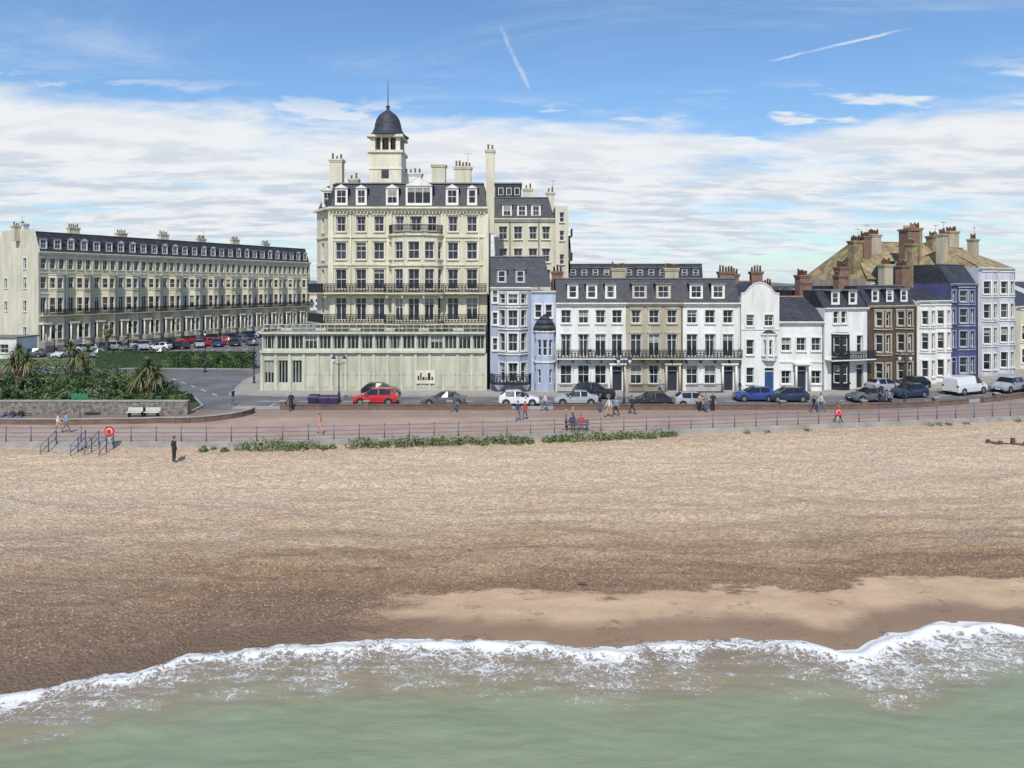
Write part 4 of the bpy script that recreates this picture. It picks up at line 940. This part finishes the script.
for u,v,c in((207,346,'red'),(221,345,'red'),(238,342,'grey'),(250,338,'silver'),(261,335,'white'),(178,349,'black'),(160,350,'white'),(145,348,'grey')): carat(u,v,c,'suv' if c=='red' else 'hatch',0,ang=U(-.3,.3))
for i in range(13):
    t=(i+.5)/13; X=-84.6+30.6*t+7.5;Y=125+62*t-3.5; car(X,Y,math.radians(63.7),random.choice(['black','grey','silver','white','dblue','red']),random.choice(['hatch','suv']))
# ---------------------------------------------------------------- street furniture
def lamp(X,Y,h=5.,z=0,double=True):
    mb=MB(); m_=M_iron
    pr=[(0,.2),(.25,.2),(.28,.13),(.9,.11),(.95,.14),(1.,.075),(h*.8,.05),(h*.8+.05,.09),(h*.8+.12,.05)]
    mb.tube([(X,Y,z+a) for a,r in pr],[r for a,r in pr],m_,10)
    def lan(x,zz):
        mb.tube([(x,Y,zz),(x,Y,zz+.1),(x,Y,zz+.12),(x,Y,zz+.5)],[.03,.1,.11,.2],M_chrome,6); mb.tube([(x,Y,zz+.5),(x,Y,zz+.56),(x,Y,zz+.7),(x,Y,zz+.85)],[.24,.22,.1,.02],m_,8)
    if double:
        for s in(-1,1):
            mb.tube([(X,Y,z+h*.78),(X+s*.3,Y,z+h*.83),(X+s*.55,Y,z+h*.83)],[.035,.03,.03],m_,6); lan(X+s*.55,z+h*.83)
        mb.tube([(X,Y,z+h*.8),(X,Y,z+h)],[.04,.03],m_,6)
    else: lan(X,z+h*.82)
    mb.obj('street_lamp')
for u,v,h,dd in((624,409,5.2,True),(905,404,5.2,True),(339,402,4.8,True),(1100,400,5.2,True),(-60,402,5.2,True),(590,392,5,False),(327,391,4.5,False),(740,392,5,False),(254,384,6,False),(205,372,6,False)): 
    X,D=survey(u,v); lamp(X,D,h,double=dd)
M_sred=mat('sign_red',(.5,.03,.03),.4,.05); M_sgreen=mat('sign_green',(.02,.2,.1),.4,.05); M_bin=mat('bin_purple',(.04,.02,.07),.5,.1)
for u,v,r in((110,446,.38),(838,425,.32)):
    X,D=survey(u,v); mb=MB(); mb.cyl(X,D,0,1.3,.04,.04,M_frame,8)
    for k,(rr,mm) in enumerate(((r,M_sred),(r*.64,M_frame),(r*.5,M_sred))): mb.tube([(X,D-.05-.04*k,1.1),(X,D-.088-.04*k,1.1)],[rr,rr],mm,20,sm=False)
    mb.obj('lifebuoy_station')
X,D=survey(80,418); mb=MB(); mb.cyl(X,D,0,2.3,.04,.04,M_railb,8); mb.box(X-.75,X+.75,D-.06,D-.03,1.75,2.2,M_sgreen); mb.obj('direction_sign')
for u in(136,151):
    X,D=survey(u,417); mb=MB(); 
    for e in(-.6,.6): mb.box(X+e-.04,X+e+.04,D-.2,D+.2,0,.43,M_iron); mb.box(X+e-.035,X+e+.035,D+.17,D+.22,.43,.85,M_iron)
    for k in range(3): mb.box(X-.8,X+.8,D-.24+k*.15,D-.12+k*.15,.432,.47,M_trim); 
    for k in range(2): mb.box(X-.8,X+.8,D+.14,D+.168,.55+k*.17,.67+k*.17,M_trim)
    mb.obj('park_bench')
for u,v in((314,408),(325,409),(334,409)):
    X,D=survey(u,v); mb=MB(); mb.hexa([(X-.42,D-.4,.08),(X+.42,D-.4,.08),(X+.42,D+.4,.08),(X-.42,D+.4,.08),(X-.5,D-.48,1.1),(X+.5,D-.48,1.1),(X+.5,D+.48,1.1),(X-.5,D+.48,1.1)],M_bin)
    mb.hexa([(X-.54,D-.52,1.102),(X+.54,D-.52,1.102),(X+.54,D+.52,1.102),(X-.54,D+.52,1.102),(X-.48,D-.4,1.25),(X+.48,D-.4,1.25),(X+.48,D+.5,1.3),(X-.48,D+.5,1.3)],M_bin)
    for e in(-.4,.4): mb.tube([(X+e-.03,D-.35,.08),(X+e+.03,D-.35,.08)],[.08,.08],M_black,8)
    mb.obj('wheeled_bin')
mb=MB(); X0=survey(48,447)[0]; Y0=rail(X0)
for k in range(7): mb.box(X0,X0+2.2,Y0-.15-.3*(k+1),Y0-.15-.3*k,-1.5,.0-.14*k,M_conc)
for e in(0,2.2,3.2,4.3):
    for k in range(3):
        mb.cyl(X0+e,Y0-.2-k*.9,-1.2,1.05-.35*k,.04,.04,M_railb,6)
    for h in(.5,1.0): mb.tube([(X0+e,Y0-.2,h),(X0+e,Y0-2.0,h-.7)],[.03,.03],M_railb,6)
mb.tube([(X0+2.2,Y0-1.1,.65),(X0+4.3,Y0-1.1,.65)],[.03,.03],M_railb,6); mb.tube([(X0+2.2,Y0-2.,.3),(X0+4.3,Y0-2.,.3)],[.03,.03],M_railb,6)
mb.obj('beach_access_steps')
mb=MB()
for k in range(9):
    X=38.5+k*.75;Y=56.6-k*.35; z=beachz(X,Y); mb.box(X-.12,X+.12,Y-.12,Y+.12,z-.5,z+U(.2,.55),M_wood)
    if k<8: mb.obox((X,Y),(X+.75,Y-.35),.1,z-.2,z+.15,M_wood)
mb.obj('timber_groyne')
mb=MB()
for u,D,r in((583,35.2,.13),(800,36.5,.05),(655,37,.04),(470,38,.06)):
    X=(u-512)/700*D; z=beachz(X,D); mb.tube([(X-r*1.6,D,z+.02),(X-r,D+.05,z+r*.7),(X+r*.6,D,z+r*.6),(X+r*1.8,D-.04,z+.01)],[r*.3,r*.6,r*.5,r*.15],M_wood,7)
mb.obj('driftwood')
# ---------------------------------------------------------------- people
SK=mat('skin',(.45,.27,.19),.6,.05); HB=mat('hair_brown',(.05,.03,.018),.6,.1); HG=mat('hair_grey',(.35,.33,.3),.6,.1); EY=mat('eye_dark',(.01,.01,.01),.3,0)
CL={}
def cloth(n,c):
    if n not in CL: CL[n]=mat('cloth_'+n,c,.85,.15,5)
    return CL[n]
def person(X,Y,z=0,face=0.,pose='stand',top=('black',(.02,.02,.02)),bot=('navy',(.03,.04,.08)),hair=HB,h=1.74):
    T_,B_=cloth(*top),cloth(*bot); SH=cloth('shoes',(.03,.03,.03))
    pts={};E=[]
    def a(n,p,r,par=None,lab=None):
        pts[n]=(Vector(p),r)
        if par: E.append((par,n,lab))
    zp=.93 if pose!='sit' else .52
    a('pel',(0,0,zp),(.15,.11)); a('spi',(0,0,zp+.2),(.14,.10),'pel','t'); a('che',(0,-.0,zp+.42),(.17,.115),'spi','t'); a('nb',(0,0,zp+.55),(.075,.07),'che','t'); a('nk',(0,-.01,zp+.62),(.055,.055),'nb','s')
    st=.2 if pose=='walk' else .0
    for s,k in((-1,1),(1,-1)):
        sw=k*st
        a(f'sh{s}',(s*.17,0,zp+.49),(.06,.06),'che','t')
        if pose=='sit':
            a(f'el{s}',(s*.22,-.03,zp+.22),(.047,.047),f'sh{s}','t'); a(f'wr{s}',(s*.14,-.26,zp+.15),(.033,.033),f'el{s}','t')
            hd=Vector((s*.12,-.34,zp+.13)); a(f'hip{s}',(s*.1,-.06,zp-.02),(.095,.09),'pel','b'); a(f'kn{s}',(s*.12,-.46,zp),(.065,.065),f'hip{s}','b'); a(f'an{s}',(s*.12,-.48,.1),(.045,.045),f'kn{s}','b'); a(f'to{s}',(s*.13,-.63,.045),(.04,.035),f'an{s}','f')
        else:
            a(f'el{s}',(s*.23,.03+sw*-.5,zp+.22),(.045,.045),f'sh{s}','t'); a(f'wr{s}',(s*.24,-.05-sw*1.0,zp-.02),(.032,.032),f'el{s}','t'); hd=Vector((s*.24,-.07-sw*1.1,zp-.1))
            a(f'hip{s}',(s*.09,0,zp-.06),(.095,.095),'pel','b'); a(f'kn{s}',(s*.1,-.03-sw*.8 if pose=='walk' else -.01,.5),(.066,.066),f'hip{s}','b'); a(f'an{s}',(s*.1,.02-sw*1.5,.09+(.05 if sw<0 else 0)),(.045,.045),f'kn{s}','b'); a(f'to{s}',(s*.12,-.15-sw*1.5,.045),(.042,.035),f'an{s}','f')
        a(f'ha{s}',hd,(.036,.022),f'wr{s}','s')
    names=list(pts); me=bpy.data.meshes.new('tmp'); me.from_pydata([tuple(pts[n][0]) for n in names],[(names.index(p),names.index(q)) for p,q,_ in E],[])
    ob=bpy.data.objects.new('tmp',me); scene.collection.objects.link(ob)
    sm=ob.modifiers.new('s','SKIN'); ly=me.skin_vertices[0] if me.skin_vertices else None
    if ly is None:
        bpy.context.view_layer.objects.active=ob; ly=me.skin_vertices[0]
    for i,n in enumerate(names): ly.data[i].radius=pts[n][1]; ly.data[i].use_root=(n=='pel')
    ob.modifiers.new('u','SUBSURF').levels=1
    dg=bpy.context.evaluated_depsgraph_get(); ev=ob.evaluated_get(dg); me2=bpy.data.meshes.new_from_object(ev)
    mb=MB(); segs=[(pts[p][0],pts[q][0],l) for p,q,l in E]; sc=h/1.74
    for p in me2.polygons:
        c=p.center; best=None;bl='t'
        for s0_,s1__,l in segs:
            dd=s1__-s0_; t_=max(0,min(1,(c-s0_).dot(dd)/dd.length_squared)); q=(c-(s0_+dd*t_)).length
            if best is None or q<best: best=q;bl=l
        mb.poly([me2.vertices[i].co for i in p.vertices],{'t':T_,'b':B_,'s':SK,'f':SH}[bl],True)
    bpy.data.objects.remove(ob); bpy.data.meshes.remove(me2)
    hz=zp+.74; hy=-.02
    def ell(cx,cy,cz,rx3,ry3,rz3,m_,n=10,z_lo=-1,cond=None):
        for i in range(n):
            for j in range(n*2):
                q=[]
                for di,dj in((0,0),(0,1),(1,1),(1,0)):
                    ph=math.pi*(i+di)/n; th=math.pi*(j+dj)/n; taper=1-.22*max(0,-math.cos(ph))
                    q.append((cx+rx3*math.sin(ph)*math.cos(th)*taper,cy+ry3*math.sin(ph)*math.sin(th)*taper,cz+rz3*math.cos(ph)))
                cc=Vector(q[0])+Vector(q[2]); cc/=2
                if cond is None or cond(cc): mb.poly(q,m_,True)
    ell(0,hy,hz,.074,.092,.115,SK,8)
    ell(0,hy+.008,hz+.012,.082,.098,.118,hair,8,cond=lambda c:c.z>hz+.055 or c.y>hy+.02 and c.z>hz-.07)
    mb.hexa([(-.012,hy-.088,hz-.03),(.012,hy-.088,hz-.03),(.01,hy-.07,hz-.03),(-.01,hy-.07,hz-.03),(-.006,hy-.092,hz+.01),(.006,hy-.092,hz+.01),(.006,hy-.08,hz+.02),(-.006,hy-.08,hz+.02)],SK)
    for s in(-1,1):
        mb.tube([(s*.028,hy-.083,hz+.005),(s*.028,hy-.088,hz+.005)],[.009,.007],EY,6); mb.tube([(s*.07,hy,hz-.005),(s*.085,hy+.005,hz)],[.022,.016],SK,6)
        hd=pts[f'ha{s}'][0]; dv=(hd-pts[f'wr{s}'][0]).normalized()
        for k in range(4):
            o_=Vector((0,-.024+.016*k,0)) if pose!='sit' else Vector((-.024+.016*k,0,0)); L_=(.07,.078,.072,.058)[k]; b0=hd+o_; mb.tube([b0,b0+dv*L_*.55,b0+dv*L_+Vector((-s*.018,-.008,0))],[.009,.008,.006],SK,5)
        w0=pts[f'wr{s}'][0].lerp(hd,.5); mb.tube([w0+Vector((0,-.02,0)),w0+Vector((-s*.01,-.05,-.03)),w0+Vector((-s*.012,-.055,-.06))],[.011,.01,.007],SK,5)
    mb.box(-.02,.02,hy-.086,hy-.078,hz-.055,hz-.048,cloth('lips',(.3,.1,.09)))
    o=mb.obj('person'); o.location=(X,Y,z); o.rotation_euler=(0,0,face); o.scale=(sc,sc,sc); return o
blk=('black',(.02,.02,.022)); nav=('navy',(.03,.045,.1)); pnk=('pink',(.6,.28,.22)); wht=('white',(.65,.65,.62)); tan=('tan',(.4,.32,.2)); gry=('grey',(.18,.18,.19)); ltb=('lightblue',(.25,.35,.5)); redc=('red',(.45,.04,.04)); dnm=('denim',(.08,.12,.22)); grn=('olive',(.1,.12,.06))
def pat(u,v,*a,**k):
    z=k.pop('z',0.); X,D=survey(u,v,z); return person(X,D,z,*a,**k)
Xp,Dp=survey(174,458,-.3); person(Xp,Dp,beachz(Xp,Dp)-.01,2.6,'stand',blk,blk,h=1.85)
P_=[(233,405,1.2,'walk',blk,dnm),(291,411,.2,'walk',blk,blk),(320,434,1.4,'walk',pnk,pnk),(518,421,2.8,'walk',nav,gry),(525,420,2.7,'walk',redc,dnm),(566,430,1.5,'stand',gry,blk),(573,424,1.2,'walk',tan,nav),(600,412,.9,'stand',blk,dnm),(609,417,-1.2,'walk',wht,tan),(616,416,-1.2,'walk',ltb,blk),(632,414,1.5,'walk',nav,blk),(700,411,.5,'stand',tan,blk),(706,412,.2,'stand',gry,dnm),(713,411,-.3,'stand',blk,blk),(814,413,1.6,'walk',blk,nav),(838,422,1.6,'walk',gry,blk),(821,412,1.6,'walk',wht,dnm),(545,411,-1.5,'walk',wht,dnm),(58,433,2.0,'walk',wht,tan),(66,433,2.2,'walk',ltb,gry),(880,408,1.6,'walk',blk,nav),(889,408,1.5,'walk',ltb,blk),(455,412,-1.6,'walk',grn,dnm),(740,395,1.5,'walk',blk,dnm),(660,395.5,-1.5,'walk',ltb,blk)]
for i,(u,v,f,po,t1,b1) in enumerate(P_): pat(u,v,f,po,t1,b1,hair=HG if i%4==1 else HB,h=U(1.62,1.82))
X,D=survey(8,423); mb=MB()
for e in(-1.6,0,1.6): mb.box(X+e-.05,X+e+.05,D-.2,D+.2,0,.4,M_iron)
for k in range(3): mb.box(X-1.9,X+1.9,D-.24+k*.16,D-.11+k*.16,.402,.44,M_wood)
for k in range(2): mb.box(X-1.9,X+1.9,D+.2,D+.23,.55+k*.17,.67+k*.17,M_wood)
mb.obj('park_bench')
for e,t1 in((-1.2,blk),(-.5,gry),(.4,nav),(1.1,blk)): person(X+e,D+.02,0,U(-.2,.2),'sit',t1,dnm)
X,D=survey(577,430); mb=MB()
for e in(-.8,.8): mb.box(X+e-.04,X+e+.04,D-.2,D+.2,0,.4,M_iron)
for k in range(3): mb.box(X-1,X+1,D-.24+k*.16,D-.11+k*.16,.402,.44,M_wood)
for k in range(2): mb.box(X-1,X+1,D+.2,D+.23,.55+k*.17,.67+k*.17,M_wood)
mb.obj('park_bench')
person(X-.4,D+.02,0,.1,'sit',nav,blk); person(X+.35,D+.02,0,-.1,'sit',redc,dnm)
# ---------------------------------------------------------------- world, sun, camera
w=bpy.data.worlds.new("World"); scene.world=w; w.use_nodes=True; t=NT(w.node_tree); bg=w.node_tree.nodes['Background']
tosun=Vector((-.10,-.99,0)).normalized(); el=math.radians(50); sv=Vector((tosun.x*math.cos(el),tosun.y*math.cos(el),math.sin(el)))
sky=t.new('ShaderNodeTexSky',sky_type='NISHITA'); sky.sun_disc=False; sky.sun_elevation=el; sky.sun_rotation=math.atan2(tosun.x,tosun.y); sky.air_density=1.0; sky.dust_density=.4; sky.ozone_density=2.0
dr=t.new('ShaderNodeTexCoord').outputs['Generated']; x=t.xyz(dr)
zc=t.m('ADD',t.m('MAXIMUM',x[2],0.),.10); p=t.comb(t.m('DIVIDE',x[0],zc),t.m('DIVIDE',x[1],zc),0.)
n1=t.noise(t.scale(p,(.55,1.1,1)),1.,9,.6,.4); n2=t.noise(t.scale(p,(1.1,2.0,1)),2.,8,.62,.2); n3=t.noise(t.scale(p,(.5,1.3,1)),1.1,7,.7,.8)
n4=t.noise(t.scale(p,(1.,1.2,1)),.35,3,.5); n5=t.noise(t.scale(p,(.9,1.4,1)),1.5,8,.6,.25)
bias=t.mr(x[2],.29,.17,-.17,.20); bias=t.m('ADD',bias,t.mr(x[2],.17,.05,0,-.07)); bias=t.m('ADD',bias,t.mr(x[0],.0,.5,0,-.05))
c1=t.mr(t.m('ADD',t.m('ADD',t.m('MULTIPLY',n1,.5),t.m('MULTIPLY',n5,.5)),bias),.47,.66)
puff=t.m('MULTIPLY',t.mr(t.noise(t.scale(p,(1.3,2.2,1)),1.6,7,.55,.1),.52,.60),t.mr(x[2],.27,.22)) 
c1=t.m('MAXIMUM',c1,t.m('MULTIPLY',puff,.85))
cir=t.m('MULTIPLY',t.mr(n3,.46,.80),t.mr(n4,.3,.6,.3,.8))
def trail(u0,v0,u1,v1,wd,op):
    a=Vector(((u0-512),700,285-v0)).normalized(); c=Vector(((u1-512),700,285-v1)).normalized()
    nn=a.cross(c).normalized(); mid=(a+c).normalized(); al=(c-a).normalized(); hl=(c-a).length/2
    wob=t.m('MULTIPLY',t.m('SUBTRACT',t.noise(dr,40,5,.7),.5),wd*2.2)
    q=t.m('ABSOLUTE',t.m('ADD',t.vm('DOT_PRODUCT',dr,tuple(nn)),wob)); b_=t.mr(q,wd,0)
    l=t.m('ABSOLUTE',t.vm('DOT_PRODUCT',t.vm('SUBTRACT',dr,tuple(mid)),tuple(al)))
    f=t.m('MULTIPLY',t.m('MULTIPLY',b_,t.mr(l,hl,hl*.5)),t.mr(x[1],0,.1)); return t.m('MULTIPLY',f,t.m('MULTIPLY',t.mr(t.noise(dr,25,5),.3,.65,.25,1.),op))
tr=t.m('MAXIMUM',trail(497,20,532,96,.0048,.65),trail(760,63,920,26,.0024,.75))
cc=t.m('MAXIMUM',t.m('MAXIMUM',c1,t.m('MULTIPLY',cir,.55)),tr)
shade=t.m('MULTIPLY',t.mr(n2,.42,.62),t.mr(x[2],.24,.12,.1,1.)); ccol=t.mix(t.m('MULTIPLY',shade,.75),(8.6,8.8,9.1),(5.2,6.0,7.1))
skyc=t.mix(1.,sky.outputs[0],t.mix(t.mr(x[2],.05,.3),(1.0,1.2,1.3),(1.15,1.42,1.62)),'MULTIPLY')
fin=t.mix(cc,skyc,ccol)
hz=t.mr(x[2],.05,0.,0,.45); fin=t.mix(hz,fin,(6.3,7.2,8.2))
t.put(bg.inputs['Color'],fin); bg.inputs['Strength'].default_value=.1
L_=bpy.data.lights.new('sun','SUN'); L_.energy=4.0; L_.angle=math.radians(.5); L_.color=(1.,.95,.87); lo=bpy.data.objects.new('sun',L_); scene.collection.objects.link(lo); lo.rotation_euler=sv.to_track_quat('Z','Y').to_euler()
cam=bpy.data.cameras.new('camera'); cam.lens=700/1024*36; cam.sensor_width=36; cam.shift_y=-(384-285)/1024; cam.clip_end=20000; cam.clip_start=.5
co=bpy.data.objects.new('camera',cam); scene.collection.objects.link(co); co.location=(0,0,CAMH); co.rotation_euler=(math.radians(90),0,0); scene.camera=co
scene.view_settings.view_transform='Standard'; scene.view_settings.look='None'; scene.view_settings.exposure=0
print('faces',sum(len(o.data.polygons) for o in scene.objects if o.type=='MESH'))
